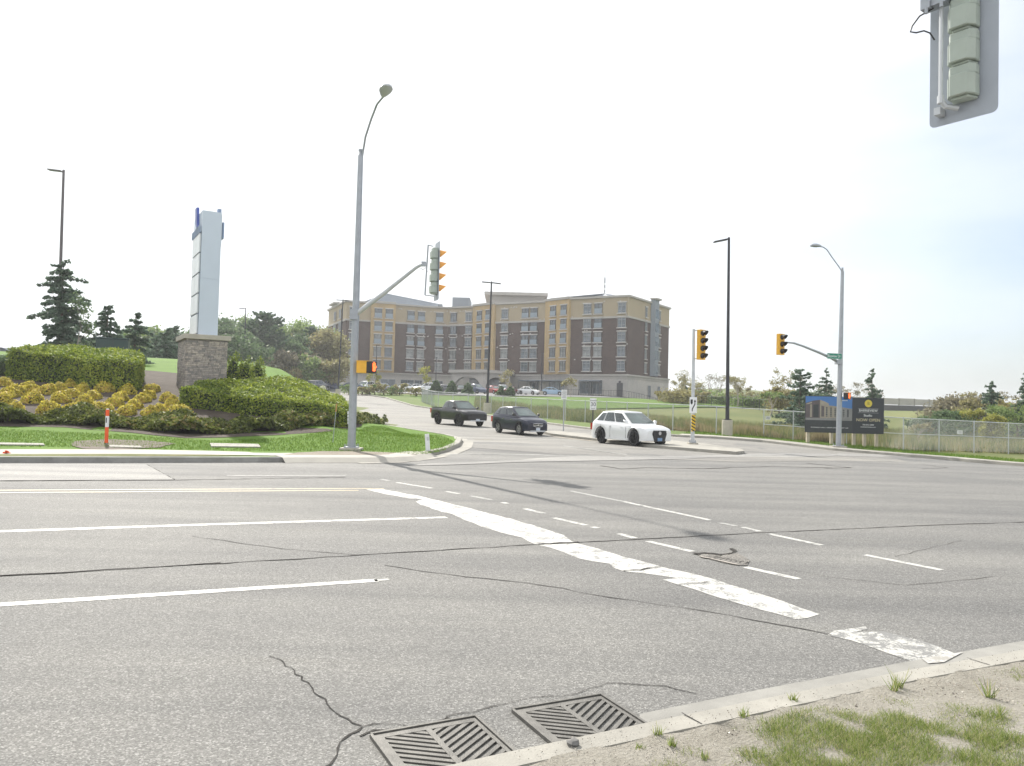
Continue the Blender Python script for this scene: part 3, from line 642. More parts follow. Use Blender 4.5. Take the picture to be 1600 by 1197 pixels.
# --- black lot lamps on concrete bases
def black_lamp(px, py, topx, topy, label, heads, bh=1.0, r=.10, base_r=.33, Y=None, col=None, blk=True):
    B = G(px, py, .03) if Y is None else None
    if B is None:
        B = atdepth(px, py, Y); B.z = T(B.x, B.y)
    t = empty('parking_lot_lamp', B, 0, label, 'lamp post', 'black parking lot lamps'); top = atdepth(topx, topy, B.y) - B
    if bh: q = MB(); q.cyl((0, 0, bh/2-.1), base_r, bh+.2, 20); bevel(q.build('concrete_base', m_cblock, t, True), .02)
    q = MB(); q.box((0, 0, bh+.03), (.42, .42, .05)); q.build('base_plate', m_blk, t)
    MB().tube([(0, 0, bh), top*.5, top], [r, r*.8, r*.6], 8).build('pole', col or m_blk, t, True)
    for hx, dz in heads:
        q = MB(); q.box(top+Vector((hx*.55, -.05, -.12+dz*.5)), (abs(hx)*.9, .36, .07), M=Matrix.Rotation(-math.atan2(dz, hx) if hx > 0 else math.pi-math.atan2(dz, hx), 3, 'Y') if dz else None)
        q.build('lamp_head', col or m_blk, t)
    return t
black_lamp(1136, 683, 1139, 371, 'black lamp post on a concrete base, right of the median pole', [(-.95, -.22)], 1.05, .125, .32)
black_lamp(761, 647.5, 768, 440, 'tall black twin-headed lamp post standing between the pickup and the building', [(-.95, .05), (.95, -.10)], 1.15, .13, .35)
black_lamp(528, 619, 536, 468, 'black twin-headed lamp post left of the large brown building', [(-.95, .03), (.85, -.08)], 1.0, .12, .35)
black_lamp(587.5, 606, 588.5, 539, 'short black lamp post behind the yellow pedestrian signal', [(.6, 0)], .6, .12, .3, Y=135)
black_lamp(681, 603, 681.8, 558, 'short black lamp post before the middle of the brown building', [(.3, 0)], .6, .10, .3, Y=140)
black_lamp(846, 612, 846.8, 551, 'short black lamp post in front of the right wing', [(.3, 0)], .8, .12, .35, Y=140)
black_lamp(90, 560, 99.5, 265.5, 'tall brown lamp post rising behind the big spruce on the left', [(-1.0, .10)], .6, .13, .3, Y=52, col=mat('brown_pole', (.10, .085, .09), .5))
black_lamp(381, 585, 384, 481, 'thin dark lamp post between the pylon sign and the large pine', [(-.9, 0)], .8, .11, .3, Y=112)
black_lamp(427, 602, 429, 548, 'small dark lamp post among the trees left of the building', [(.5, 0), (-.5, .1)], .5, .09, .3, Y=138)
black_lamp(236, 560, 239.5, 510, 'faint thin lamp post above the trees left of the stone base', [(-.8, 0), (.6, 0)], .5, .09, .3, Y=130)

# --- pylon sign on stone base
FR = atdepth(281, 597, 38); B0 = Vector((-15.65, 38.7, 0)); B0.z = T(B0.x, B0.y)
ang = R(31)     # front face turned so its left side is seen at a steep slant
t = empty('pylon_sign', B0, ang, 'tall pale blue pylon sign on a stone-clad base above the hedges', 'pylon sign')
# stone veneer
sm, ts, bs, os_ = new_mat('stone_veneer'); vec = objco(ts)
br = ts.nodes.new('ShaderNodeTexBrick'); br.inputs['Scale'].default_value = 3.0; br.inputs['Mortar Size'].default_value = .012; br.inputs['Brick Width'].default_value = .75; br.inputs['Row Height'].default_value = .26; br.offset = .37; br.squash = .7; br.squash_frequency = 3
cx = ts.nodes.new('ShaderNodeSeparateXYZ'); ts.links.new(vec, cx.inputs[0]); cb = ts.nodes.new('ShaderNodeCombineXYZ'); ad_ = ts.nodes.new('ShaderNodeMath'); ad_.operation = 'ADD'; ts.links.new(cx.outputs[0], ad_.inputs[0]); ts.links.new(cx.outputs[1], ad_.inputs[1])
ts.links.new(ad_.outputs[0], cb.inputs[0]); ts.links.new(cx.outputs[2], cb.inputs[1]); ts.links.new(cb.outputs[0], br.inputs[0])
br.inputs['Color1'].default_value = (.46, .42, .38, 1); br.inputs['Color2'].default_value = (.24, .235, .235, 1); br.inputs['Mortar'].default_value = (.08, .075, .07, 1); br.inputs['Bias'].default_value = .05
ts.links.new(mixc(ts, 1, br.outputs[0], ramp(ts, noise(ts, 5, 5, .7, vec), [(.3, (.7, .7, .72)), (.7, (1.35, 1.28, 1.2))]), 'MULTIPLY'), bs.inputs['Base Color']); bs.inputs['Roughness'].default_value = .9; bump(ts, bs, br.outputs['Fac'], -.8, .03)
W_, D_ = 1.88, 2.75
q = MB(); random.seed(3)
q.box((0, 0, 1.15), (W_, D_, 2.9)); z = -.1
while z < 2.52:                                        # proud stones give the faces an uneven relief
    hgt = random.choice((.09, .12, .16, .2))
    for face in range(2):
        u0 = -(W_ if face == 0 else D_)/2
        while u0 < (W_ if face == 0 else D_)/2 - .1:
            ln = min(random.uniform(.18, .5), (W_ if face == 0 else D_)/2-u0); pr = random.uniform(.012, .05)
            if face == 0: q.box((u0+ln/2, -D_/2-pr/2, z+hgt/2), (ln-.012, pr, hgt-.012))
            else: q.box((-W_/2-pr/2, u0+ln/2, z+hgt/2), (pr, ln-.012, hgt-.012))
            u0 += ln
    z += hgt
sb = q.build('stone_base', sm, t)
bevel(MB().box((0, 0, 2.71), (W_+.28, D_+.28, .24)).build('cap', m_cblock, t), .015)
m_cab = mat('cabinet_pale_blue', (.55, .62, .72), .45, 0, .03, 1, coat=.2); m_cabd = mat('cabinet_trim', (.22, .30, .46), .5, var=.05)
W2, D2, zt = .90, 2.5, 8.95
q = MB(); q.box((.02, .0, (2.82+5.6)/2), (W2, D2, 5.6-2.82)).box((.02, 0, (5.62+zt)/2), (W2, D2, zt-5.62)).box((.02, 0, 5.61), (W2-.03, D2-.03, .1)); q.build('cabinet', m_cab, t)
q = MB(); q.box((W2/2+.025, 0, 8.05), (.03, D2-.002, 1.55)); q.build('side_panel', m_cab, t)
m_face = mat('panel_white', (.80, .83, .85), .3, var=.03)
for r_ in range(5):
    for c_ in range(2):
        q = MB(); zc = 2.88 + r_*1.0 + .50; yc = -D2/2 + .14 + (c_+.5)*(D2-.28)/2
        q.box((-W2/2-.02, yc, zc+.0), (.06, (D2-.28)/2-.05, .92)); q.build('tenant_panel', m_face, t)
q = MB(); q.box((-W2/2+.018, 0, 5.2), (.02, D2-.06, 5.5)); q.build('panel_backing', mat('backing_grey', (.18, .22, .28), .6), t)
m_let = mat('letter_pale_blue', (.30, .38, .50), .4, var=.05); m_blue = mat('logo_blue', (.05, .09, .36), .4, var=.05)
for k in range(6):                                     # raised letters across the left face
    q = MB(); yc = -D2/2 + .25 + k*.42; q.box((-W2/2-.05, yc, 8.07), (.06, .05, .34)); q.box((-W2/2-.05, yc+.15, 8.07), (.06, .05, .34)); q.box((-W2/2-.05, yc+.08, 8.21), (.06, .16, .05)); q.build('raised_letter', m_let, t)
q = MB(); q.box((-W2/2-.05, 0, 7.88), (.05, D2-.1, .04)); q.build('letter_rail', m_cabd, t)
q = MB(); q.extr([(-W2/2-.10, -.55, 8.25), (-W2/2-.10, -.35, 8.45), (-W2/2-.10, -.15, 9.3), (-W2/2-.10, .35, 9.3), (-W2/2-.10, .15, 8.5), (-W2/2-.10, -.3, 8.2)], (.12, 0, 0)); q.build('logo_emblem', m_blue, t)
q = MB(); q.box((W2/2+.12, -D2/2+.3, 8.1), (.08, .5, .8)); q.build('logo_emblem', m_cabd, t); MB().box((W2/2-.08, -D2/2+.2, zt+.08), (.16, .3, .22)).build('logo_tip', m_cabd, t)

# --- small roadside things on the lawn
B0 = G(166, 693, .13); t = empty('marker_post', B0, 0, 'orange plastic utility marker post with a white label, on the lawn', 'marker post')
q = MB(); q.cyl((0, 0, .51), .052, 1.04, 14); q.cyl((0, 0, 1.03), .045, .03, 14); q.build('post', mat('marker_orange', (.85, .11, .02), .5, var=.06), t, True)
q = MB(); q.cyl((0, 0, .68), .0535, .34, 14); lb = q.build('label', m_wht, t, True); q = MB(); q.box((-.0, -.055, .72), (.03, .004, .16)); q.build('label_print', m_bk, lb)
MB().cyl((0, 0, 1.06), .04, .04, 14).build('cap', m_wht, t, True)
B0 = G(667.5, 705, .13); t = empty('marker_post', B0, R(10), 'leaning white plastic utility marker on the lawn nose by the kerb', 'marker post')
q = MB(); q.box((0, 0, .28), (.15, .04, .60), M=Matrix.Rotation(R(-5), 3, 'Y')); bevel(q.build('post', m_wht, t), .012)
q = MB(); q.box((.003, -.024, .42), (.07, .004, .12), M=Matrix.Rotation(R(-5), 3, 'Y')); q.build('label', m_galv_l, t)
B0 = G(520, 692, .13); t = empty('marker_stake', B0, 0, 'thin steel stake with a faded orange top, in the grass by the light pole', 'stake')
e_ = atdepth(526, 631, B0.y)-B0; MB().tube([(0, 0, 0), e_*.8], .014, 6).build('stake', m_galv, t); MB().tube([e_*.8, e_], .022, 6).build('stake_tip', mat('faded_orange', (.55, .30, .14), .6), t)
for (a, b, c, d), lb in (((-30, 693, 70, 697), 'pale flat concrete slab in the lawn at the far left'), ((170, 697, 222, 701), 'short pale concrete slab beside the orange marker post'), ((328, 694, 407, 700), 'long pale concrete slab in the lawn below the hedge')):
    p0, p1 = G(a, b, .13), G(c, d, .13); p2 = G(c, b+1.5, .13); cen = (p0+p1)/2; q = MB(); pts = [G(a, b, .13), G(a+2, d-1, .13), G(c, d, .13), G(c-3, b+1.5, .13)]
    q.extr([Vector((p.x-cen.x, p.y-cen.y, p.z-cen.z-.02)) for p in pts], (0, 0, .06)); o = q.build('concrete_slab', m_conc, None); o.location = cen; tag(o, lb, 'concrete slab', 'concrete slabs in the lawn')
q = MB()
for i in range(5): q.box((random.uniform(-.05, .05), random.uniform(-.03, .03), .02+.012*i), (.09, .06, .02), M=Euler((random.random(), random.random(), random.random()*6)).to_matrix())
o = q.build('plastic_scrap', mat('orange_plastic', (.8, .10, .03), .5)); o.location = G(9, 709, .14); tag(o, 'crumpled orange plastic scrap at the sidewalk edge on the far left', 'litter')
q = MB(); q.tube([(0, 0, -.005), (.002, 0, .008), (.004, .002, .02), (.0, .003, .027)], [.026, .034, .027, .010], 7); o = q.build('stone', mat('stone_grey', (.16, .155, .15), .9, var=.3, vscale=30), None, True); o.location = G(894, 1163, .125); tag(o, 'small grey stone lying on the kerb beside the drain grates', 'stone')

# green utility cabinet
B0 = G(176, 566); B0 = atdepth(176, 560, 47); B0.z = T(B0.x, B0.y)+.1
t = empty('utility_cabinet', B0, R(20), 'dark green utility cabinet behind the left hedge', 'utility cabinet')
m_dg = mat('dark_green_metal', (.018, .05, .045), .45, var=.1)
bevel(MB().box((0, 0, 1.0), (1.75, 1.0, 1.75)).build('body', m_dg, t), .03); bevel(MB().box((0, 0, 1.92), (1.85, 1.1, .09)).build('lid', m_dg, t), .02)
MB().box((0, 0, .06), (2.1, 1.4, .24)).build('pad', m_conc, t); MB().box((.05, -.505, 1.0), (.02, .02, 1.6)).box((.15, -.52, 1.1), (.04, .04, .2)).build('door_handle', m_blk, t)
for px, Y, lb in ((196, 48, 'low pale concrete block right of the green cabinet'),):
    B = atdepth(px, 566, Y); B.z = T(B.x, B.y); q = MB(); q.box((0, 0, .3), (1.3, .7, .6)); q.box((0, 0, .63), (1.0, .5, .08)); o = bevel(q.build('concrete_block', m_cblock), .03); o.location = B; tag(o, lb, 'concrete block')

# --- small road signs
def road_sign(px, py, pw, ph, top, label, kind, dz=.13, post=m_galv):
    B = G(px, py, dz); t = empty('road_sign', B, 0, label, 'road sign'); tp = atdepth(px+ (1 if kind else 0), top, B.y)-B
    MB().box((tp.x/2, .03, tp.z/2), (.07, .05, tp.z)).build('post', post, t)
    s = B.y/FPX; c = tp - Vector((0, .02, ph*s/2)); q = MB(); q.box(c, (pw*s, .015, ph*s)); pn = q.build('sign_panel', m_wht, t); I = Matrix.Identity(3)
    if kind == 'speed':
        text_mesh('MAXIMUM', .11, m_bk, pn, I, c+Vector((0, -.012, ph*s*.30)), .002, font_w=.85); text_mesh('30', .36, m_bk, pn, I, c+Vector((0, -.012, -.02)), .003); text_mesh('km/h', .13, m_bk, pn, I, c+Vector((0, -.012, -ph*s*.38)), .002)
    if kind == 'text':
        for i in range(6): MB().box(c+Vector((0, -.011, ph*s*(.36-.14*i))), (pw*s*(.8 if i % 2 else .6), .004, .02)).build('printed_line', m_bk, pn)
    return t
road_sign(880.5, 674, 8.5, 14.5, 609, 'white printed regulation sign on a thick post at the start of the median', 'text')
road_sign(926, 671, 10, 18, 622.5, 'white speed sign reading 30 behind the white crossover', 'speed', post=m_blk)
B = G(506, 614, 0) ; B = atdepth(506, 614, 100); B.z = T(B.x, B.y)

# --- fences
m_wire = mat('chainlink_wire', (.30, .32, .33), .5, .5, 0); 
def chain_fence(px_pts, label, pre=[], h=1.8, pitch=.085, wr=.0035, posts=3.0, mid=False):
    line = [G(*p) for p in px_pts] + [Vector(p) for p in pre]; p = densify([(q.x, q.y) for q in line], .5, False)
    L0 = line[0].copy(); L0.z = T(L0.x, L0.y); t = empty('chain_link_fence', L0, 0, label, 'fence', 'chain link fences')
    cum = [0]; 
    for a, b in zip(p, p[1:]): cum.append(cum[-1]+(b-a).length)
    tot = cum[-1]
    def at(s):
        s = min(max(s, 0), tot-.001); lo = 0
        import bisect
        i = bisect.bisect_right(cum, s)-1; i = min(i, len(p)-2); q = p[i].lerp(p[i+1], (s-cum[i])/(cum[i+1]-cum[i])); return Vector((q.x, q.y, T(q.x, q.y)+.05)) - L0
    s = 0
    while s < tot:
        a = at(s); MB().tube([a-Vector((0, 0, .1)), a+Vector((0, 0, h+.05))], .035, 6).build('fence_post', m_galv_l, t); s += posts
    n = int(tot/1.0); MB().tube([at(tot*i/n)+Vector((0, 0, h)) for i in range(n+1)], .026, 5).build('top_rail', m_galv_l, t)
    if mid: MB().tube([at(tot*i/n)+Vector((0, 0, h*.5)) for i in range(n+1)], .022, 5).build('middle_rail', m_galv_l, t)
    q = MB(); s = -h
    while s < tot:
        for sg in (0, 1):
            s0, s1 = (s, s+h) if sg == 0 else (s+h, s)
            z0, z1 = 0, h
            a, b = (max(min(s0, tot), 0)), (max(min(s1, tot), 0))
            if abs(s1-s0) > 0:
                fa, fb = (a-s0)/(s1-s0), (b-s0)/(s1-s0)
                if abs(fa-fb) > .02:
                    A, Bq = at(a)+Vector((0, 0, h*fa)), at(b)+Vector((0, 0, h*fb)); nrm = Vector((0, 0, 1)).cross(Bq-A).normalized()*wr; up = Vector((0, 0, wr))
                    k = len(q.v); q.v += [tuple(A+up+nrm), tuple(A-up), tuple(A+up-nrm), tuple(Bq+up+nrm), tuple(Bq-up), tuple(Bq+up-nrm)]
                    q.f += [(k, k+1, k+4, k+3), (k+1, k+2, k+5, k+4), (k+2, k, k+3, k+5)]; q.mi += [0]*3
        s += pitch
    q.build('wire_mesh', m_wire, t); return t
chain_fence([(1193, 686), (1130, 681), (1045, 675), (960, 666), (880, 659), (800, 651), (740, 643), (680, 637)], 'long chain link fence along the side road, below the grassy slope', [(-11.5, 98, 0)], mid=False, pitch=.14, wr=.005)
chain_fence([(1900, 722), (1700, 712), (1494, 706), (1409, 704), (1300, 696), (1193, 687)], 'chain link fence with a middle rail in front of the billboards', mid=True, pitch=.11, wr=.0042)
for px, py, Y, lb in ((1200, 653, 48.0, 'small white notice on the fence right of the black lamp'), (1500, 675.5, 37.0, 'small white notice on the fence at the far right')):
    Yf = G(1193, 686).y-.12 if px < 1300 else G(1494, 706).y-.15
    p_ = atdepth(px, py, Yf); q = MB(); q.box((0, 0, 0), (.30, .015, .22)); o = q.build('notice_board', m_wht); o.location = p_; tag(o, lb, 'notice')
    for i in range(3): MB().box((0, -.01, .05-.05*i), (.2, .004, .015)).build('printed_line', m_bk, o)
def bar_fence(line, label, h=1.3, pitch=.35, posts=2.4, m=m_blk, th=.02):
    p = [Vector(q) for q in line]; L0 = p[0].copy(); L0.z = T(L0.x, L0.y); t = empty('black_metal_fence', L0, 0, label, 'fence', 'black metal fences'); q = MB(); r_ = MB()
    d = densify([(a.x, a.y) for a in p], pitch, False); k = 0; pts = [Vector((a.x, a.y, T(a.x, a.y)))-L0 for a in d]
    for i, a in enumerate(pts):
        if i % max(1, int(posts/pitch)) == 0: MB().box(a+Vector((0, 0, h/2+.03)), (.07, .07, h+.1)).build('fence_post', m, t)
        else: q.box(a+Vector((0, 0, h/2)), (th, th, h*.9))
    q.build('bars', m, t); r_.tube([a+Vector((0, 0, h)) for a in pts], .03, 4).tube([a+Vector((0, 0, .12)) for a in pts], .03, 4); r_.build('rails', m, t); return t

# --- billboards
B0 = G(1320, 698); B0 = Vector((0, 0, 0)); YB = 43.5
def at_b(px, py): return atdepth(px, py, YB)
m_post = mat('timber_post', (.42, .37, .29), .8, var=.15); m_navy = mat('board_black', (.022, .026, .036), .45, var=.05, coat=.1)
def board(x0, x1, y0, y1, posts, name, label):
    A, Bq, Cq = at_b(x0, y1), at_b(x1, y1), at_b(x0, y0); W = (Bq-A).length; H = Cq.z-A.z; cen = (A+Bq)/2
    B = Vector((cen.x, cen.y, T(cen.x, cen.y))); t = empty(name, B, 0, label, 'billboard', 'billboards behind the fence'); zc = A.z + H/2 - B.z - .12
    for pxx in posts:
        x = at_b(pxx, y1).x - B.x; MB().box((x, .12, (zc+H/2-.1)/2-.1), (.16, .16, zc+H/2+.1)).build('post', m_post, t)
    pn = MB().box((0, 0, zc), (W, .05, H)).build('board_panel', m_navy, t); return t, pn, W, H, zc
I3 = Matrix.Identity(3)
t, pn, W, H, zc = board(1257.5, 1331, 615, 672, [1263.5, 1300.5, 1318], 'picture_billboard', 'billboard with a picture of the brown building under a blue sky')
def fl(m, pts, y=-.030, name='picture_area', k=[0]):
    q = MB(); q.extr([((x-.5)*W, y, zc+(.5-z)*H) for x, z in pts], (0, -.003, 0)); return q.build(name, m, pn)
fl(mat('print_blue', (.06, .17, .42), .5, var=.12, vscale=.8), [(0.005, .01), (.995, .01), (.995, .45), (.005, .45)], name='printed_sky')
pb_ = mat('print_brick', (.10, .085, .09), .5); pt_ = mat('print_tan', (.30, .27, .22), .5); pg_ = mat('print_grey', (.22, .22, .22), .5); pdk = mat('print_dark', (.035, .04, .045), .5)
fl(pg_, [(.005, .55), (.995, .50), (.995, .68), (.005, .68)], -.034); fl(pb_, [(.005, .20), (.16, .13), (.32, .10), (.32, .60), (.005, .60)], -.036); fl(pt_, [(.31, .10), (.42, .15), (.50, .20), (.50, .6), (.31, .6)], -.037)
fl(pt_, [(.50, .25), (.66, .27), (.66, .58), (.50, .6)], -.036); fl(pg_, [(.66, .27), (.995, .33), (.995, .58), (.66, .58)], -.0365); fl(pb_, [(.34, .26), (.40, .28), (.40, .56), (.34, .56)], -.040)
fl(pt_, [(.02, .21), (.14, .16), (.14, .20), (.02, .24)], -.040); fl(pdk, [(.17, .24), (.28, .23), (.28, .58), (.17, .58)], -.040); fl(pt_, [(.10, .24), (.14, .23), (.14, .58), (.10, .58)], -.041)
for i in range(6): fl(pdk, [(.44+i*.09, .30+i*.01), (.47+i*.09, .30+i*.01), (.47+i*.09, .56), (.44+i*.09, .56)], -.040)
for i in range(5):
    for j in range(4): fl(pg_, [(.44+i*.09, .34+j*.06), (.47+i*.09, .34+j*.06), (.47+i*.09, .36+j*.06), (.44+i*.09, .36+j*.06)], -.044)
fl(pdk, [(.005, .66), (.995, .66), (.995, .99), (.005, .99)], -.038)
text_mesh('INDEPENDENT LIVING  |  ASSISTED LIVING  |  MEMORY CARE', .078, m_wht, pn, I3, (0.05, -.046, zc-.36*H), .002)
t, pn, W, H, zc = board(1331.5, 1380.5, 618, 674, [1335.5, 1352, 1371], 'name_billboard', 'black billboard with round gold emblem and white lettering')
q = MB(); q.tube([(0, -.028, zc+.345*H), (0, -.036, zc+.345*H)], .21, 28); q.build('gold_emblem', mat('emblem_gold', (.62, .50, .06), .5, var=.05), pn)
text_mesh('B', .24, mat('emblem_dark', (.16, .14, .03), .5), pn, I3, (0, -.040, zc+.345*H), .002)
q = MB(); [q.box((0, -.030, zc+z*H), (1.15, .006, .012)) for z in (.20, .085)]; q.build('thin_lines', m_galv_l, pn)
text_mesh('BARRIEVIEW', .19, m_wht, pn, I3, (0, -.030, zc+.145*H), .003); text_mesh('Studio', .19, m_wht, pn, I3, (-.02, -.030, zc+.01*H), .003)
text_mesh('NOW OPEN', .235, mat('letter_gold', (.62, .55, .35), .5, var=0), pn, I3, (0, -.030, zc-.12*H), .003, font_w=1.05)
text_mesh('705-812-5400', .115, m_wht, pn, I3, (0, -.030, zc-.25*H), .002); text_mesh('www.barrieview.com', .10, m_wht, pn, I3, (0, -.030, zc-.31*H), .002)

# --- gazebo and noise barrier
B0 = atdepth(1104, 645, 150); B0.z = T(B0.x, B0.y)-.2; t = empty('gazebo', B0, R(15), 'open gazebo with a two-tier pale roof beyond the fence', 'gazebo'); t.scale = (.78, .78, .92)
for x in (-1.9, 1.9):
    for y in (-1.6, 1.6): MB().box((x, y, 1.2), (.14, .14, 2.4)).build('post', m_bk, t)
q = MB(); q.add([(-2.6, -2.3, 2.35), (2.6, -2.3, 2.35), (2.6, 2.3, 2.35), (-2.6, 2.3, 2.35), (-1.4, -1.2, 3.0), (1.4, -1.2, 3.0), (1.4, 1.2, 3.0), (-1.4, 1.2, 3.0)], [(3, 2, 1, 0), (0, 1, 5, 4), (1, 2, 6, 5), (2, 3, 7, 6), (3, 0, 4, 7), (4, 5, 6, 7)])
m_gr = mat('metal_roof', (.42, .42, .42), .4, .3); q.build('lower_roof', m_gr, t)
q = MB(); q.add([(-1.6, -1.4, 3.3), (1.6, -1.4, 3.3), (1.6, 1.4, 3.3), (-1.6, 1.4, 3.3), (-.5, 0, 3.75), (.5, 0, 3.75)], [(3, 2, 1, 0), (0, 1, 5, 4), (1, 2, 5), (2, 3, 4, 5), (3, 0, 4)]); q.build('upper_roof', m_gr, t)
MB().box((0, 0, 3.15), (2.5, 2.1, .3)).build('roof_vent', m_bk, t)
B0 = atdepth(1440, 634, 150); B0.z = T(B0.x, B0.y)
P0, P1 = atdepth(1330, 640, 150), atdepth(1640, 640, 172); P0.z = T(P0.x, P0.y); ln = (Vector((P1.x, P1.y))-Vector((P0.x, P0.y))).length; an = math.atan2(P1.y-P0.y, P1.x-P0.x)
t = empty('noise_barrier_wall', P0, an, 'long pale concrete panel wall on top of the grassy embankment', 'wall'); m_nb = mat('barrier_panel', (.40, .38, .35), .8, var=.1, vscale=.5)
zt_ = atdepth(1440, 622.5, 151).z - P0.z; zb_ = atdepth(1440, 633.5, 151).z - P0.z
k = 0
while k*4.2 < ln:
    MB().box((k*4.2+2.1, 0, (zt_+zb_)/2), (4.0, .15, zt_-zb_-(.15 if k % 3 else 0))).build('wall_panel', m_nb, t); MB().box((k*4.2, -.06, (zt_+zb_)/2), (.18, .3, zt_-zb_+.05)).build('wall_post', m_conc, t); k += 1
MB().box((ln/2, .1, zb_/2-.5), (ln, .5, zb_+.9)).build('footing_rail', mat('rail_dark', (.08, .08, .08), .8), t)
# ------------------------------------------------------------------ the apartment building
def brickmat(name, c1, c2, mort, rough=.9):
    m, t, b, o = new_mat(name); vec = objco(t); sx = t.nodes.new('ShaderNodeSeparateXYZ'); t.links.new(vec, sx.inputs[0]); a = t.nodes.new('ShaderNodeMath'); t.links.new(sx.outputs[0], a.inputs[0]); t.links.new(sx.outputs[1], a.inputs[1])
    cb = t.nodes.new('ShaderNodeCombineXYZ'); t.links.new(a.outputs[0], cb.inputs[0]); t.links.new(sx.outputs[2], cb.inputs[1])
    br = t.nodes.new('ShaderNodeTexBrick'); br.inputs['Scale'].default_value = 2.2; br.inputs['Mortar Size'].default_value = .02; t.links.new(cb.outputs[0], br.inputs[0])
    br.inputs['Color1'].default_value = (*c1, 1); br.inputs['Color2'].default_value = (*c2, 1); br.inputs['Mortar'].default_value = (*mort, 1)
    c = mixc(t, 1, br.outputs[0], ramp(t, noise(t, .35, 6, .65, vec), [(.3, (.85, .85, .86)), (.7, (1.15, 1.13, 1.1))]), 'MULTIPLY')
    t.links.new(c, b.inputs['Base Color']); b.inputs['Roughness'].default_value = rough; b.inputs['Specular IOR Level'].default_value = .2; return m
m_brick = brickmat('dark_brick', (.105, .068, .058), (.075, .050, .045), (.10, .08, .07))
m_tan = brickmat('tan_brick', (.48, .35, .175), (.43, .31, .155), (.38, .29, .18))
m_tanp = mat('tan_stucco', (.37, .30, .20), .9, var=.05, vscale=.4)
m_stone = brickmat('grey_stone', (.50, .475, .45), (.44, .42, .40), (.34, .325, .31))
m_trim = mat('trim_stone', (.40, .375, .35), .8, var=.06); m_sill = mat('sill_pale', (.50, .47, .45), .8, var=.05)
m_roofm = mat('roof_metal', (.20, .225, .26), .6, .1, .06, .5); m_frame = mat('window_frame_dark', (.055, .055, .06), .5, var=0); m_frame_w = mat('window_frame_pale', (.34, .35, .36), .5, var=0)
def glassmat(name, col, rough=.12):
    m, t, b, o = new_mat(name); c = ramp(t, noise(t, .9, 3, .6, objco(t)), [(.35, tuple(x*.45 for x in col)), (.65, col)]); t.links.new(c, b.inputs['Base Color'])
    b.inputs['Roughness'].default_value = rough; b.inputs['Specular IOR Level'].default_value = .9; return m
m_gl = glassmat('window_glass', (.10, .13, .16)); m_gl2 = glassmat('window_glass_curtained', (.26, .27, .27), .25); m_rail = mat('juliet_glass_rail', (.22, .27, .32), .3, 0, .05)
ZB, ZC, ZTB, ZT = 4.0, 8.75, 21.05, 25.0
tops = [(513, 483.6), (541, 469), (580, 472), (618, 474.5), (660, 478.5), (700, 480), (742, 478), (775, 474), (855, 470), (892, 465.5), (983, 461), (1047, 481)]
PT = [atz(x, y, ZT+.35) for x, y in tops]; PT = [Vector((p.x, p.y)) for p in PT]
# smooth the plan of the concave front so no depth jumps between bays
PT[4] = (PT[3]+PT[5])/2*.5 + PT[4]*.5
back = [Vector((PT[-1].x-6, PT[-1].y+22)), Vector((-2, 205)), Vector((PT[0].x, 215))]
BO = Vector((0, 180, 0)); bt = empty('apartment_building', BO, 0, 'six storey brown and tan brick residence with a curved front', 'building')
def W3(p, z): return Vector((p.x, p.y, z)) - BO
body = PT + back
def inset(poly, d):
    out = []; n = len(poly); area = sum(poly[i].x*poly[(i+1) % n].y-poly[(i+1) % n].x*poly[i].y for i in range(n)); sg = 1 if area > 0 else -1
    for i in range(n):
        a = (poly[i]-poly[i-1]).normalized(); b = (poly[(i+1) % n]-poly[i]).normalized(); na = Vector((-a.y, a.x))*sg; nb = Vector((-b.y, b.x))*sg; m = (na+nb); m = m/(max(.3, m.length_squared))*2
        out.append(poly[i]+m*d)
    return out
def ringp(name, poly, z0, z1, m): 
    q = MB(); q.prism([(p.x-BO.x, p.y-BO.y) for p in poly], z0, z1); return q.build(name, m, bt)
ringp('ground_storey', body, 0.0, ZC, m_stone)
ringp('wall', inset(body, .15), ZC, ZTB, m_brick); ringp('upper_wall', inset(body, .12), ZTB, ZT, m_tanp)
ringp('cornice', inset(body, -.30), ZC-.22, ZC+.12, m_trim); ringp('cornice', inset(body, -.10), ZC-.75, ZC-.60, m_trim)
ringp('cornice', inset(body, -.12), ZTB-.40, ZTB, m_trim)
ringp('parapet', inset(body, -.28), ZT, ZT+.38, m_trim)
# tan bays, proud of the wall
def bay(i, j, z0, z1, m, pr=.55, name='tan_bay'):
    a, b = PT[i], PT[j]; d = (b-a).normalized(); nrm = Vector((d.y, -d.x)); q = MB(); q.prism([(p.x, p.y-BO.y) for p in (a+nrm*pr, b+nrm*pr, b-nrm*.6, a-nrm*.6)], z0, z1); return q.build(name, m, bt)
for i, j in ((2, 3), (6, 7), (8, 9)): bay(i, j, ZC+.12, ZT+.1, m_tan); bay(i, j, ZT+.1, ZT+.6, m_trim, .8, 'bay_cornice')
# left end block: tan pilaster strips beside the side wall
a, b = PT[0], PT[1]; 
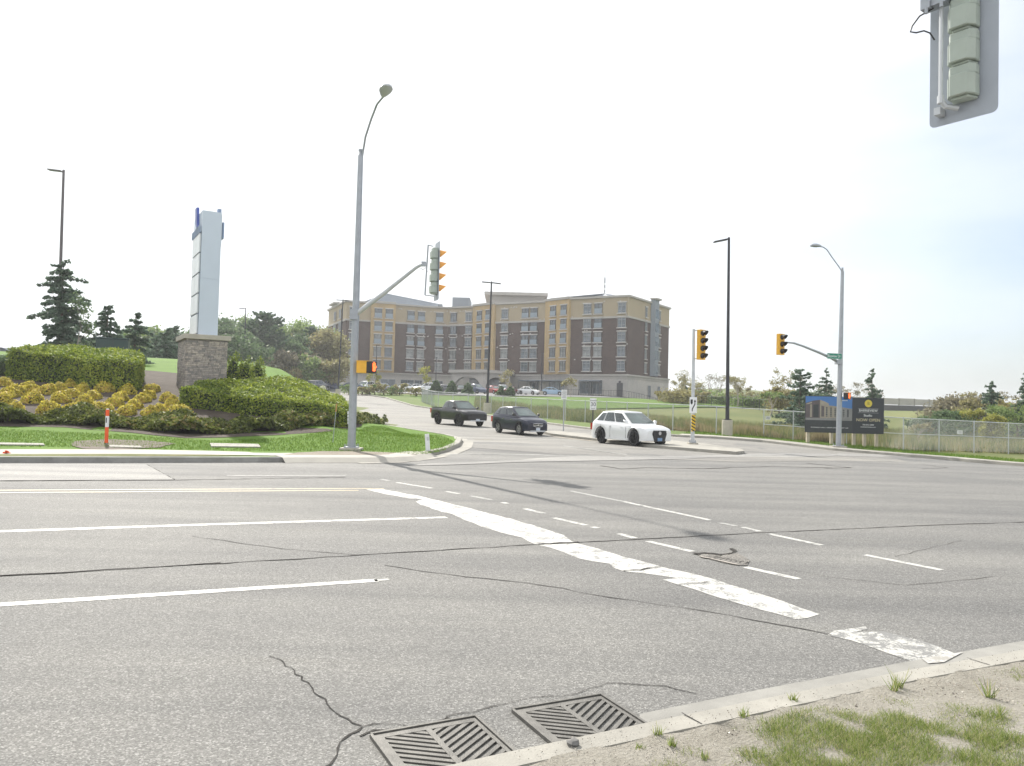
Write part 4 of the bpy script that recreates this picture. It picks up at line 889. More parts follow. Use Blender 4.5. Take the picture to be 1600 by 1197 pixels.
# windows
proto = {}
WN = [0]; over = MB()
def window(p, d, z, w, h, style, sill=True, part=True):
    nrm = Vector((d.y, -d.x, 0)); M = Matrix((Vector((d.x, d.y, 0)), -nrm, Vector((0, 0, 1)))).transposed()
    key = (round(w, 2), round(h, 2), style)
    if key not in proto:
        f = MB(); th = .07; fm = m_frame if style in ('dark', 'juliet', 'shop') else m_frame_w
        for c, s_ in (((-w/2+th/2, 0, 0), (th, .12, h)), ((w/2-th/2, 0, 0), (th, .12, h)), ((0, 0, h/2-th/2), (w-2*th, .12, th)), ((0, 0, -h/2+th/2), (w-2*th, .12, th)), ((0, 0, 0), (.05, .10, h-2*th)), ((0, 0, h*.24 if style != 'narrow' else 0), (w-2*th, .09, .05))): f.box(c, s_)
        if style in ('pale', 'dark'): f.box((0, 0, -h*.26), (w-2*th, .085, .05)); f.cur = 0
        f.cur = 1
        if sill: f.box((0, -.10, -h/2-.09), (w+.45, .30, .18)); f.box((0, -.06, h/2+.13), (w+.35, .24, .22))
        fme = f.build('window', [fm, m_sill]).data; bpy.data.objects.remove(bpy.data.objects[[o.name for o in SC.objects if o.data == fme][0]])
        g = MB(); g.box((0, .03, 0), (w-.08, .03, h-.08)); go = g.build('pane', m_gl); gme = go.data; bpy.data.objects.remove(go)
        g = MB(); g.box((0, .03, 0), (w-.08, .03, h-.08)); go = g.build('pane', m_gl2); gme2 = go.data; bpy.data.objects.remove(go)
        r = MB(); r.box((0, -.16, -h*.22), (w-.04, .02, h*.42)); r.box((0, -.16, 0), (w+.06, .05, .05)); r.box((0, -.16, -h*.45), (w+.06, .05, .06)); ro = r.build('glass_railing', m_rail); rme = ro.data; bpy.data.objects.remove(ro)
        proto[key] = (fme, gme, gme2, rme)
    fme, gme, gme2, rme = proto[key]; WN[0] += 1
    if WN[0] > 100:
        for x_, th_ in ((0, 0),):
            over.cur = 0
            for c, s_ in (((-w/2, 0, 0), (.07, .12, h)), ((w/2, 0, 0), (.07, .12, h)), ((0, 0, h/2), (w, .12, .07)), ((0, 0, -h/2), (w, .12, .07)), ((0, 0, 0), (.05, .1, h-.1))): over.box(Vector((p.x, p.y, z))-BO+nrm*.1+M @ Vector(c), s_, M=M)
            over.cur = 1; over.box(Vector((p.x, p.y, z))-BO+nrm*.06, (w-.08, .03, h-.08), M=M)
            over.cur = 2; over.box(Vector((p.x, p.y, z-h/2-.09))-BO+nrm*.15, (w+.4, .3, .18), M=M)
        return
    o = link(bpy.data.objects.new('window', fme)); o.parent = bt; o.matrix_local = Matrix.Translation(Vector((p.x, p.y, z))-BO+nrm*.05) @ M.to_4x4()
    g = link(bpy.data.objects.new('pane', gme2 if random.random() < .45 and z < 18 else gme)); g.parent = o
    if style == 'juliet': r = link(bpy.data.objects.new('glass_railing', rme)); r.parent = o
def col_at(px, py, i, j, pr=0.0):
    a, b = PT[i], PT[j]; d = (b-a).normalized(); nrm = Vector((d.y, -d.x)); a = a + nrm*pr
    r = ray(px, py); r2 = Vector((r.x, r.y)); den = r2.x*d.y - r2.y*d.x; s = (a.x*d.y-a.y*d.x)/den; return r2*s, d
random.seed(11)
ZR = [10.6+3.04*k for k in range(5)]
cols = [(971, 9+0, 10, 0, 'pale'), (917, 9, 10, 0, 'pale'), (934, 9, 10, 0, 'mixj'), (863.5, 8, 9, .55, 'j3'), (880, 8, 9, .55, 'j3'), (788, 7, 8, 0, 'pale'), (820, 7, 8, 0, 'mixj'), (833.5, 7, 8, 0, 'mixj'),
        (748.5, 6, 7, .55, 'j3'), (762, 6, 7, .55, 'j3'), (731.5, 5, 6, 0, 'pale'), (708, 5, 6, 0, 'dark'), (686, 4, 5, 0, 'mixj'), (657.5, 3, 4, 0, 'mixj'), (641, 3, 4, 0, 'mixj'), (590, 2, 3, .55, 'j3'), (607, 2, 3, .55, 'j3'), (551, 1, 2, 0, 'pale'),
        (1009, 10, 11, 0, 'narrow'), (1030, 10, 11, 0, 'narrow')]
for px, i, j, pr, st in cols:
    p, d = col_at(px, 530, i, j, pr)
    for k, z in enumerate(ZR):
        s = st
        if st in ('mixj', 'j3'): s = 'juliet' if k >= 2 else ('pale' if st == 'mixj' else 'dark')
        window(p, d, z, 1.75 if s != 'narrow' else .9, 2.15, s)
for px in (522.6, 530.5): 
    p, d = col_at(px, 530, 0, 1); 
    for z in ZR: window(p, d, z, 2.0, 2.1, 'narrow')
for px, wd_, i, j in ((606, 3.4, 2, 3), (636, 3.2, 3, 4), (655, 2.4, 3, 4), (683, 2.6, 4, 5), (835, 2.2, 7, 8), (866, 3.0, 8, 9), (878, 1.6, 8, 9), (916, 3.0, 9, 10), (932, 2.6, 9, 10), (1014, 1.3, 10, 11), (1029, 1.1, 10, 11)):
    p, d = col_at(px, 605, i, j, .02); window(p, d, 6.0 if px < 1000 else 5.6, wd_, 2.6, 'shop', False)
ov = over.build('window', [m_frame_w, m_gl, m_sill], bt); ov['kind'] = 'stuff'
# bluish stacked bay window on the right wall, with a little roof
p, d = col_at(1020.5, 530, 10, 11); nrm = Vector((d.y, -d.x)); q = MB()
poly = [p-d*1.5, p-d*1.0+nrm*.9, p+d*1.0+nrm*.9, p+d*1.5]
q.prism([(a.x, a.y-BO.y) for a in poly], ZC+.3, ZT+.9); q.build('bay_window', m_roofm, bt)
q = MB(); q.prism([(a.x, a.y-BO.y) for a in [p-d*2.0, p-d*1.3+nrm*1.4, p+d*1.3+nrm*1.4, p+d*2.0, p-nrm*.5]], ZT+.9, ZT+1.2); q.build('bay_roof', m_trim, bt)
for z in ZR: q = MB(); [q.box(Vector((p.x+d.x*s_, p.y+d.y*s_, z))-BO+Vector((nrm.x, nrm.y, 0))*.92, (.8, .04, 2.0), math.atan2(d.y, d.x)) for s_ in (-.5, .5)]; q.build('bay_pane', m_gl, bt)
# left end little roof
p, d = col_at(525, 480, 0, 1); q = MB(); q.prism([(a.x, a.y-BO.y) for a in [p-d*4, p-d*3+Vector((d.y, -d.x))*1.2, p+d*3+Vector((d.y, -d.x))*1.2, p+d*4, p-Vector((d.y, -d.x))*1]], ZT+.5, ZT+.8); q.build('bay_roof', m_trim, bt)
# roof: low mansard, penthouses, masts
def rbox(name, pxa, pxb, pytop, pybot, Y, depth, m):
    a, b = atdepth(pxa, pytop, Y), atdepth(pxb, pytop, Y); z0 = ZT; q = MB(); q.box(((a.x+b.x)/2, Y+depth/2-BO.y, (z0+a.z)/2), (b.x-a.x, depth, a.z-z0)); return q.build(name, m, bt)
q = MB(); a0 = atdepth(560, 480, 186); 
q.extr([W3(PT[1].lerp(PT[2], .15), ZT+.35)+Vector((0, 2.5, 0)), W3(PT[3], ZT+.35)+Vector((0, 3, 0)), W3(PT[4], ZT+.35)+Vector((1, 3, 0))], (0, 0, .02))
q.add([W3(PT[1], ZT+.3)+Vector((3, 3, 0)), W3(PT[4], ZT+.3)+Vector((3.4, 3, 0)), W3(PT[4], ZT+1.6)+Vector((3.4, 5, 0)), W3(PT[2], ZT+3.4)+Vector((2.2, 6, 0)), W3(PT[1], ZT+1.2)+Vector((3, 7, 0)), W3(PT[2], ZT+.3)+Vector((2.2, 14, 0))], [(0, 1, 2, 3), (0, 3, 4), (4, 3, 5)])
q.build('mansard_roof', m_roofm, bt)
rbox('roof_parapet', 583, 691, 472.5, 480, 190, 1.5, m_roofm)
rbox('penthouse', 707, 734, 464.5, 480, 193, 9, m_roofm)
rbox('penthouse', 765, 851, 461, 475, 184, 14, m_trim); 
a, b = atdepth(757, 459.5, 183), atdepth(856, 457.5, 183); q = MB(); q.box(((a.x+b.x)/2, 183+8-BO.y, a.z+.2), (b.x-a.x, 17, .7)); q.build('penthouse_cornice', m_trim, bt)
q = MB(); e0, e1, e2 = atdepth(860, 466, 170), atdepth(945, 458.5, 166), atdepth(965, 462, 172); q.add([e-BO for e in (e0, e1, e2)] + [W3(PT[9], ZT)+Vector((0, 6, 0)), W3(PT[10], ZT)+Vector((-3, 4, 0))], [(0, 3, 4, 1), (1, 4, 2)]); q.build('mansard_roof', m_roofm, bt)
for x in (598, 603): rbox('roof_unit', x-4, x+3, 465.5, 474, 188, 2, m_roofm)
p = atdepth(945.5, 420, 170)-BO; q = MB(); q.tube([(p.x, p.y, ZT), (p.x, p.y, p.z-2)], .16, 6).tube([(p.x, p.y, p.z-2), p], .06, 5); q.build('antenna_mast', m_galv, bt)
for k in range(4): q = MB(); q.cyl((p.x, p.y, ZT+1+k*1.1), .22, .5, 8); q.build('mast_ring', m_wht, bt)
for x in (790, 794, 801, 809, 812.5): p = atdepth(x, 452.5, 190)-BO; q = MB(); q.tube([(p.x, p.y, ZT), p], .05, 4); q.build('roof_antenna', m_galv, bt)
# entrance canopy with two arches
def ca(px, py, Y=166): return atdepth(px, py, Y)
c0, c1 = ca(700, 584), ca(800, 592); q = MB(); zc1 = 9.2; zc0 = 8.0
L_c, R_c = ca(712, 590, 168), ca(790, 590, 166)
def arch_wall(a, b, z0, zs, zt, th, n=16, name='canopy_arch'):
    d = (b-a); d.z = 0; ln = d.length; d.normalize(); nrm = Vector((d.y, -d.x, 0)); q = MB(); pts = [(0, z0), (0, zt), (ln, zt), (ln, z0), (ln-.8, z0)]
    pts += [(ln/2 + (ln/2-.8)*math.cos(math.pi*i/n), zs + (zt-.8-zs)*math.sin(math.pi*i/n)) for i in range(n+1)] + [(.8, z0)]
    q.extr([Vector((a.x, a.y, 0))-BO+d*u+Vector((0, 0, z)) for u, z in pts], nrm*-th); return q.build(name, m_stone, bt)
A1, A2, A3 = Vector((ca(705, 600, 165).x, 165, 0)), Vector((ca(755, 600, 160).x, 160, 0)), Vector((ca(797, 600, 166).x, 166, 0))
arch_wall(A1, A2, 4.0, 5.6, 8.5, .8); arch_wall(A2, A3, 4.0, 5.6, 8.5, .8)
q = MB(); q.prism([(x, y-BO.y) for x, y in ((A1.x-.6, A1.y-.4), (A2.x, A2.y-.8), (A3.x+.6, A3.y-.4), (A3.x+1, 176), (A1.x-1, 180))], 8.5, 9.15); q.build('canopy_roof', m_trim, bt)
q = MB(); q.box((A2.x, 170-BO.y, 6), (7, .2, 3.2)); q.build('entrance_glazing', m_gl, bt)
for px, i, j in ((968.5, 9, 10),):
    p, d = col_at(px, 605, i, j); q = MB(); nn = Vector((d.y, -d.x, 0)); q.box(Vector((p.x, p.y, 5.6))-BO+nn*.04, (1.3, .1, 2.9), math.atan2(d.y, d.x)); dr = q.build('door', m_frame, bt); q = MB(); q.cyl(Vector((p.x, p.y, 7.3))-BO+nn*.2, .22, .4, 10); q.build('wall_lamp', m_blk, bt)
for px0, px1, i, j in ((845, 892, 8, 9), (909, 941, 9, 10), (815, 842, 7, 8)):
    p0, d = col_at(px0, 605, i, j); p1, d = col_at(px1, 605, i, j); nn = Vector((d.y, -d.x)); q = MB(); q.prism([(a.x, a.y-BO.y) for a in (p0, p0+nn*1.6, p1+nn*1.6, p1)], 7.35, 7.6); q.build('awning', m_roofm, bt)
    for a in (p0+nn*1.5, p1+nn*1.5, (p0+p1)/2+nn*1.5): q = MB(); q.box((a.x, a.y-BO.y, 5.8), (.14, .14, 3.2)); q.build('awning_post', m_frame, bt)
q = MB(); random.seed(5)
for _ in range(70):                                   # small pale wall vents and fixings
    i = random.choice((3, 4, 5, 7, 9)); a, b = PT[i], PT[i+1]; s_ = random.random(); pp_ = a.lerp(b, s_); d = (b-a).normalized(); q.box(Vector((pp_.x, pp_.y, random.choice(ZR)+1.5+random.uniform(-.2, .1)))-BO+Vector((d.y, -d.x, 0))*-.1, (.28, .2, .22), math.atan2(d.y, d.x))
q.build('wall_vents', m_sill, bt)['kind'] = 'stuff'
bar_fence([(21, 151, 0), (27, 150.5, 0), (33, 157, 0)], 'black metal railing on the terrace by the grey right wall of the building', 1.3, .5, 2.2, th=.04)
bar_fence([(8, 154, 0), (15, 150.5, 0), (21, 151, 0)], 'black metal railing along the terrace under the awnings', 1.2, .5, 2.2, th=.04)
bar_fence([(33, 157, 0), (38, 166, 0), (52, 150, 0)], 'black metal fence running down right of the building', 1.2, .5, 2.4, th=.03)
bar_fence([(26, 108, 0), (33, 100, 0), (44, 92, 0)], 'black metal fence below the gazebo in the field', 1.4, .4, 2.6, th=.03)

# ------------------------------------------------------------------ cars
m_tyre = mat('tyre_rubber', (.022, .022, .024), .85, var=.15); m_cargl = glassmat('car_glass', (.045, .06, .065), .05); m_scr = glassmat('windscreen_glass', (.10, .14, .135), .06)
m_chrome = mat('chrome', (.6, .6, .62), .18, 1, 0); m_trimb = mat('black_trim', (.02, .02, .022), .5, var=0); m_red = mat('tail_red', (.45, .02, .02), .25, var=0, coat=.5); m_head = mat('headlight_glass', (.55, .56, .58), .12, .3, .15, 20, coat=1); m_rimd = mat('dark_rim', (.045, .045, .05), .35, .7, 0); m_rims = mat('silver_rim', (.5, .5, .52), .3, .8, 0); m_dist = mat('plate_white', (.55, .6, .68), .5, var=.1, vscale=30); m_platb = mat('plate_blue', (.16, .26, .42), .5, var=.1, vscale=30)
def paintm(name, col, rough=.30): return mat(name, col, rough, .1, .02, 2, coat=.4, spec=.35)
PC = {k: paintm('car_paint_'+k, v) for k, v in dict(white=(.74, .75, .76), black=(.012, .012, .015), blue=(.012, .015, .036), dark=(.016, .015, .019), silver=(.42, .43, .45), red=(.32, .03, .03), sky=(.30, .42, .55), grey=(.12, .12, .14), navy=(.02, .03, .08), maroon=(.10, .02, .03), bluegrey=(.09, .11, .17)).items()}
def car(loc, heading, L, W, H, wb, wr, body, gh, shoulder, hood, colour, label, kind='SUV', detail=True, rim=None, ground=.2, bed=None, group=None, plate=None, grille='bar', skid=None, fender=False, scale=1.0):
    """local x forward. body: [(x/L, z_shoulder)], hood: list of (x, ztop) full length under greenhouse; gh: [(x, z)] rear base, rear top, front top, front base"""
    ang = math.atan2(heading[1], heading[0]); slope = T(loc[0]+heading[0], loc[1]+heading[1])-T(loc[0]-heading[0], loc[1]-heading[1])
    t = empty(kind, (loc[0], loc[1], T(loc[0], loc[1])+.012+(.05 if loc[1] > 100 else 0)), ang, label, {'crossover': 'car', 'pickup_truck': 'pickup truck'}.get(kind, 'car'), group)
    t.rotation_euler = (0, -math.atan2(slope, 2), ang); t.scale = (scale, scale, scale*(1.06 if scale < .95 else 1))
    xf, xr = wb/2+.02, -wb/2+.02; fo = (L-wb)/2; x0, x1 = -L/2, L/2; hw = W/2; Ra = wr+.07
    xs = sorted(set([round(x0+i*(x1-x0)/ (44 if detail else 18), 3) for i in range((44 if detail else 18)+1)] + [round(c+Ra*math.cos(math.pi*k/10), 3) for c in (xf, xr) for k in range(11)]))
    q = MB(); rows = []
    for x in xs:
        e0 = min(1, (x-x0)/.35); e1 = min(1, (x1-x)/.55); tw = (1-.10*(1-e0)**2)*(1-.20*(1-e1)**2.0)
        zs = lerp_tab(shoulder, x); zt = lerp_tab(hood, x); zb = ground + .10*(1-e0) + .06*(1-e1)
        zside = zb
        for c in (xf, xr):
            if abs(x-c) < Ra: zside = max(zside, wr + math.sqrt(max(0, Ra*Ra-(x-c)**2)))
        w = hw*tw; zside = min(zside, zs-.06); zm = zside+(zs-zside)*.5
        sec = [(.0, max(zb, zside-.02 if zside > zb else zb)), (w*.80, max(zb, zside-.02 if zside > zb else zb)), (w*.985, zside), (w*1.0, zm), (w*.985, zs-.06), (w*.95, zs), (w*.70, zs+(zt-zs)*.85), (0, zt)]
        rows.append([(x, -y, z) for y, z in sec] + [(x, y, z) for y, z in sec[1:-1][::-1]])
    n = len(rows[0]); vs = [v for r_ in rows for v in r_]
    fs = [(i*n+j, i*n+(j+1) % n, (i+1)*n+(j+1) % n, (i+1)*n+j) for i in range(len(rows)-1) for j in range(n)] + [tuple(range(n)), tuple(range((len(rows)-1)*n, len(rows)*n))[::-1]]
    q.add(vs, [f[::-1] for f in fs]); bd = q.build('body', PC[colour], t, True)
    # greenhouse
    (rb, zrb), (rt, zrt), (ft, zft), (fb, zfb) = gh; wbz, wtz = hw*.93, hw*.72
    def GHp(u, v, s):     # u along 0..1 rear->front, v 0 base ..1 top
        xb = rb+(fb-rb)*u; xt = rt+(ft-rt)*u; zb_ = zrb+(zfb-zrb)*u; zt_ = zrt+(zft-zrt)*u + .05*math.sin(math.pi*u); y = (wbz+(wtz-wbz)*v)*(1-.06*(abs(u-.45)*2)**3); return Vector((xb+(xt-xb)*v, s*y, zb_+(zt_-zb_)*v))
    q = MB(); nu = 10
    V = []; 
    for i in range(nu+1):
        u = i/nu; top = GHp(u, 1, 1).z+.035
        V += [GHp(u, -.12, -1), GHp(u, .97, -1), Vector((GHp(u, 1, 1).x, -wtz*.9, top-.01)), Vector((GHp(u, 1, 1).x, 0, top+.015)), Vector((GHp(u, 1, 1).x, wtz*.9, top-.01)), GHp(u, .97, 1), GHp(u, -.12, 1)]
    q.add(V, [(i*7+j, (i+1)*7+j, (i+1)*7+j+1, i*7+j+1) for i in range(nu) for j in range(6)] + [(0, 1, 2, 3, 4, 5, 6)[::-1], tuple(nu*7+j for j in range(7))])
    q.build('cabin', PC[colour], t, True)
    # glass
    if bed: wins = [(.10, .46), (.50, .90)]
    else: wins = [(.07, .27), (.30, .60), (.63, .93)] if L > 4.4 else [(.08, .22), (.25, .58), (.61, .93)]
    for s in (-1, 1):
        for k, (u0, u1) in enumerate(wins):
            q = MB(); nn = 4; lo, hi = [], []
            for i in range(nn+1):
                u = u0+(u1-u0)*i/nn; vlo = .10; vhi = .88
                if k == len(wins)-1: vhi = .88
                for lst, v in ((lo, vlo), (hi, vhi)):
                    p = GHp(u, v, s); p.y += s*.012; lst.append(p)
            q.add(lo+hi, [(i, i+1, nn+2+i, nn+1+i) for i in range(nn)]); q.build('side_window', m_cargl, t)
    def scr(u, name, m, sgn):
        q = MB(); a = [GHp(u, .08, -1), GHp(u, .08, 1), GHp(u, .93, 1), GHp(u, .93, -1)]; a = [Vector((p.x+sgn*.02, p.y*.93, p.z+.012)) for p in a]; mid0, mid1 = (a[0]+a[1])/2, (a[2]+a[3])/2; mid0.x += sgn*.07; mid1.x += sgn*.05
        q.add([a[0], mid0, a[1], a[2], mid1, a[3]], [(0, 1, 4, 5), (1, 2, 3, 4)]); return q.build(name, m, t)
    # bulge of the cabin front and rear so that the panes sit on it
    for u, sgn in ((1, 1), (0, -1)):
        q = MB(); a = [GHp(u, -.1, -1), GHp(u, -.1, 1), GHp(u, 1.0, 1), GHp(u, 1.0, -1)]; a = [Vector((p.x, p.y*.985, p.z)) for p in a]; mid0, mid1 = (a[0]+a[1])/2, (a[2]+a[3])/2; mid0.x += sgn*.065; mid1.x += sgn*.045
        q.add([a[0], mid0, a[1], a[2], mid1, a[3]], [(0, 1, 4, 5), (1, 2, 3, 4)]); q.build('windscreen_frame' if sgn > 0 else 'rear_window_frame', PC[colour], t)
    scr(1, 'windscreen', m_scr, 1); scr(0, 'rear_window', m_cargl, -1)
    # wheels
    for cx in (xf, xr):
        for s in (-1, 1):
            y = s*(hw-.13); q = MB(); n_ = 28 if detail else 14
            prof = [(wr*.62, .10), (wr*.93, .105), (wr, .07), (wr, -.10), (wr*.62, -.11)]
            for k in range(n_):
                a = 2*math.pi*k/n_
                for r_, o_ in prof: q.v.append((cx+r_*math.cos(a), y+s*o_, wr+r_*math.sin(a)))
            for k in range(n_):
                for j in range(4): q.f.append((k*5+j, k*5+j+1, ((k+1) % n_)*5+j+1, ((k+1) % n_)*5+j)); q.mi.append(0)
            wl = q.build('wheel', m_tyre, t, True); rm = rim or m_rims
            r = MB(); r.cyl((cx, y+s*.02, wr), wr*.64, .04, 20, 'Y'); r.build('brake_disc', m_trimb, wl)
            r = MB()
            if detail:
                for k in range(5):
                    for dd in (-.14, .14):
                        a = 2*math.pi*k/5+dd+.2; c, si = math.cos(a), math.sin(a); M = Matrix.Rotation(-a, 3, 'Y'); r.box((cx+c*wr*.34, y+s*.075, wr+si*wr*.34), (wr*.60, .03, wr*.085), M=M)
                ringp_ = []
                for k in range(24):
                    a = 2*math.pi*k/24; c, si = math.cos(a), math.sin(a); M = Matrix.Rotation(-a, 3, 'Y'); r.box((cx+c*wr*.62, y+s*.075, wr+si*wr*.62), (wr*.05, .07, wr*.17), M=M)
                r.cyl((cx, y+s*.08, wr), wr*.13, .05, 12, 'Y')
            else: r.cyl((cx, y+s*.09, wr), wr*.5, .04, 10, 'Y')
            r.build('rim', rm, wl)
            if detail:
                q = MB(); rr = Ra; segs = 14; pts = [Vector((cx+rr*math.cos(math.pi*k/segs), s*(hw-.005), wr+rr*math.sin(math.pi*k/segs))) for k in range(segs+1)]; pts2 = [Vector((cx+(rr+(.09 if fender else .035))*math.cos(math.pi*k/segs), s*(hw+(.03 if fender else .004)), wr+(rr+(.09 if fender else .035))*math.sin(math.pi*k/segs))) for k in range(segs+1)]; pts3 = [p+Vector((0, -s*.12, 0)) for p in pts]
                m_ = segs+1; q.add(pts+pts2+pts3, [(i, i+1, m_+i+1, m_+i) for i in range(segs)]+[(i, i+1, 2*m_+i+1, 2*m_+i) for i in range(segs)]); q.build('wheel_arch', m_trimb if (fender or colour in ('blue',)) else (PC[colour] if colour != 'white' else m_trimb), t, True)
    zf = lerp_tab(shoulder, x1-.1); fx = x1
    for s in (-1, 1):
        q = MB(); q.extr([(fx-.14, s*hw*.46, zf-.06), (fx-.16, s*hw*.46, zf-.20), (fx-.20, s*hw*.76, zf-.19), (fx-.46, s*(hw*.905), zf-.10), (fx-.66, s*(hw*.95), zf-.015), (fx-.40, s*hw*.80, zf+.012)], (.045, s*.03, .0)); q.build('headlight', m_head, t)
        q = MB(); q.box((x0+.10, s*hw*.86, lerp_tab(shoulder, x0+.1)-.17), (.22, .20, .34 if kind != 'parked_car' else .22)); q.build('tail_light', m_red, t)
        pm = GHp(.93, .05, s)
        if detail:
            q = MB(); q.extr([(pm.x+.10, pm.y+s*.03, pm.z-.02), (pm.x+.04, pm.y+s*.24, pm.z-.0), (pm.x+.02, pm.y+s*.25, pm.z+.15), (pm.x+.08, pm.y+s*.07, pm.z+.14)], (-.12, 0, 0)); bevel(q.build('mirror', m_trimb if colour != 'white' else PC['white'], t), .02)
            for xx in ((-.55, .42) if not bed else (-.35, .55)): q = MB(); q.box((xx, s*(hw*.99), lerp_tab(shoulder, xx)-.13), (.17, .035, .03)); q.build('door_handle', PC[colour] if colour != 'blue' else m_chrome, t)
            for xx in ((fb-.30, (fb+rb)/2-.02, rb+.75) if not bed else (fb-.25, (fb+rb)/2, rb-.02)):
                q = MB(); q.box((xx, s*(hw*.997), (lerp_tab(shoulder, xx)+ground)/2), (.010, .014, (lerp_tab(shoulder, xx)-ground)*.74)); q.build('door_seam', m_trimb, t)
            q = MB(); q.box((0, s*(hw*.99), ground+.06), (wb-2*Ra-.05, .05, .09)); q.build('side_sill', m_trimb if colour != 'white' else PC['white'], t)
    if detail:
        if grille == 'big':
            q = MB(); q.extr([(fx-.035, -hw*.42, zf-.04), (fx-.035, hw*.42, zf-.04), (fx-.045, hw*.50, zf-.20), (fx-.03, hw*.34, zf-.58), (fx-.03, -hw*.34, zf-.58), (fx-.045, -hw*.50, zf-.20)], (.05, 0, 0)); g_ = q.build('grille', m_trimb, t)
            q = MB(); [q.box((fx+.02, 0, zf-z_), (.02, hw*.9, .05)) for z_ in (.10, .22)]; q.build('grille_bar', m_rimd, g_); q = MB(); q.tube([(fx+.02, 0, zf-.17), (fx+.045, 0, zf-.17)], .09, 14); q.build('emblem', m_rims, g_)
        elif grille == 'oval':
            q = MB(); q.extr([(fx-.04, -hw*.40, zf-.10), (fx-.03, 0, zf-.07), (fx-.04, hw*.40, zf-.10), (fx-.04, hw*.36, zf-.24), (fx-.03, 0, zf-.32), (fx-.04, -hw*.36, zf-.24)], (.05, 0, 0)); g_ = q.build('grille', m_trimb, t)
            q = MB(); q.tube([(fx+.015, y_, z_) for y_, z_ in ((-hw*.40, zf-.10), (0, zf-.07), (hw*.40, zf-.10), (hw*.37, zf-.24), (0, zf-.32), (-hw*.37, zf-.24), (-hw*.40, zf-.10))], .018, 6); q.box((fx+.02, 0, zf-.18), (.02, hw*.78, .03)); q.tube([(fx+.01, 0, zf-.18), (fx+.04, 0, zf-.18)], .055, 12); q.build('grille_trim', m_chrome, g_)
            q = MB(); q.box((fx-.05, 0, ground+.20), (.10, hw*1.3, .14)); q.build('lower_intake', m_trimb, t)
        else:
            q = MB(); q.extr([(fx-.05, -hw*.52, zf-.06), (fx-.05, hw*.52, zf-.06), (fx-.04, hw*.50, zf-.40), (fx-.04, -hw*.50, zf-.40)], (.06, 0, 0)); g_ = q.build('grille', m_trimb, t); q = MB(); q.box((fx+.015, 0, zf-.16), (.02, hw*.95, .07)); q.build('grille_bar', m_rimd, g_)
            q = MB(); q.box((fx-.06, 0, ground+.22), (.14, hw*1.55, .20)); q.build('bumper', m_trimb, t)
        q = MB(); q.box((fx+.035, 0, zf-.47 if grille != 'oval' else zf-.42), (.012, .30, .15)); q.build('licence_plate', plate or m_dist, t)
        if skid: q = MB(); q.box((fx-.03, 0, ground+.03), (.12, hw*1.25, .08)); q.build('skid_plate', skid, t)
    if bed:
        q = MB(); q.box(((x0+rb)/2+.02, 0, bed-.02), (rb-x0-.20, W*.76, .04)); q.build('bed_cover', m_galv_l, t)
        for s in (-1, 1): q = MB(); q.box(((x0+rb)/2, s*hw*.86, bed+.03), (rb-x0-.1, .12, .06)); q.build('bed_rail', PC[colour], t)
    return t
# the three cars turning out of the side road
p = G(971, 695); car((p.x+.45, p.y+.2), (.50, -.866), 4.68, 1.93, 1.70, 2.82, .385, None, [(-2.12, 1.14), (-1.60, 1.60), (.15, 1.62), (1.10, 1.06)], [(-2.34, .95), (-2.1, 1.12), (-1, 1.06), (1.0, 1.0), (1.8, .93), (2.25, .83), (2.34, .74)], [(-2.34, .98), (-2.1, 1.14), (1.0, 1.06), (1.7, 1.03), (2.2, .93), (2.34, .80)], 'white', 'white crossover with black wheels waiting beside the median', 'crossover', rim=m_rimd, grille='big', plate=m_platb, ground=.24, scale=.91)
p = G(811, 678); car((p.x, p.y), (.53, -.85), 4.28, 1.78, 1.65, 2.56, .345, None, [(-1.98, 1.12), (-1.52, 1.52), (.05, 1.58), (1.05, 1.08)], [(-2.14, .92), (-1.9, 1.08), (-1, 1.04), (.9, .99), (1.6, .93), (2.02, .82), (2.14, .70)], [(-2.14, .96), (-1.9, 1.12), (1.0, 1.06), (1.55, 1.02), (1.98, .92), (2.14, .76)], 'blue', 'dark blue small crossover with silver wheels between the pickup and white crossover', 'crossover', rim=m_rims, grille='oval', ground=.24, skid=m_galv_l, scale=.91)
p = G(716, 664.5); sY = p.y
car((p.x, p.y), (.56, -.83), 5.35, 1.90, 1.80, 3.22, .40, None, [(-1.02, 1.22), (-.78, 1.68), (.35, 1.72), (1.22, 1.18)], [(-2.67, 1.10), (-2.5, 1.18), (-1, 1.14), (1.1, 1.12), (2.0, 1.06), (2.55, .98), (2.67, .86)], [(-2.67, 1.12), (-2.5, 1.20), (-1, 1.2), (1.1, 1.18), (2.0, 1.17), (2.5, 1.08), (2.67, .92)], 'dark', 'dark grey pickup truck with black wheels, the farthest of three turning vehicles', 'pickup_truck', rim=m_rimd, grille='bar', ground=.40, bed=1.20, fender=True, skid=m_galv_l, scale=.96)
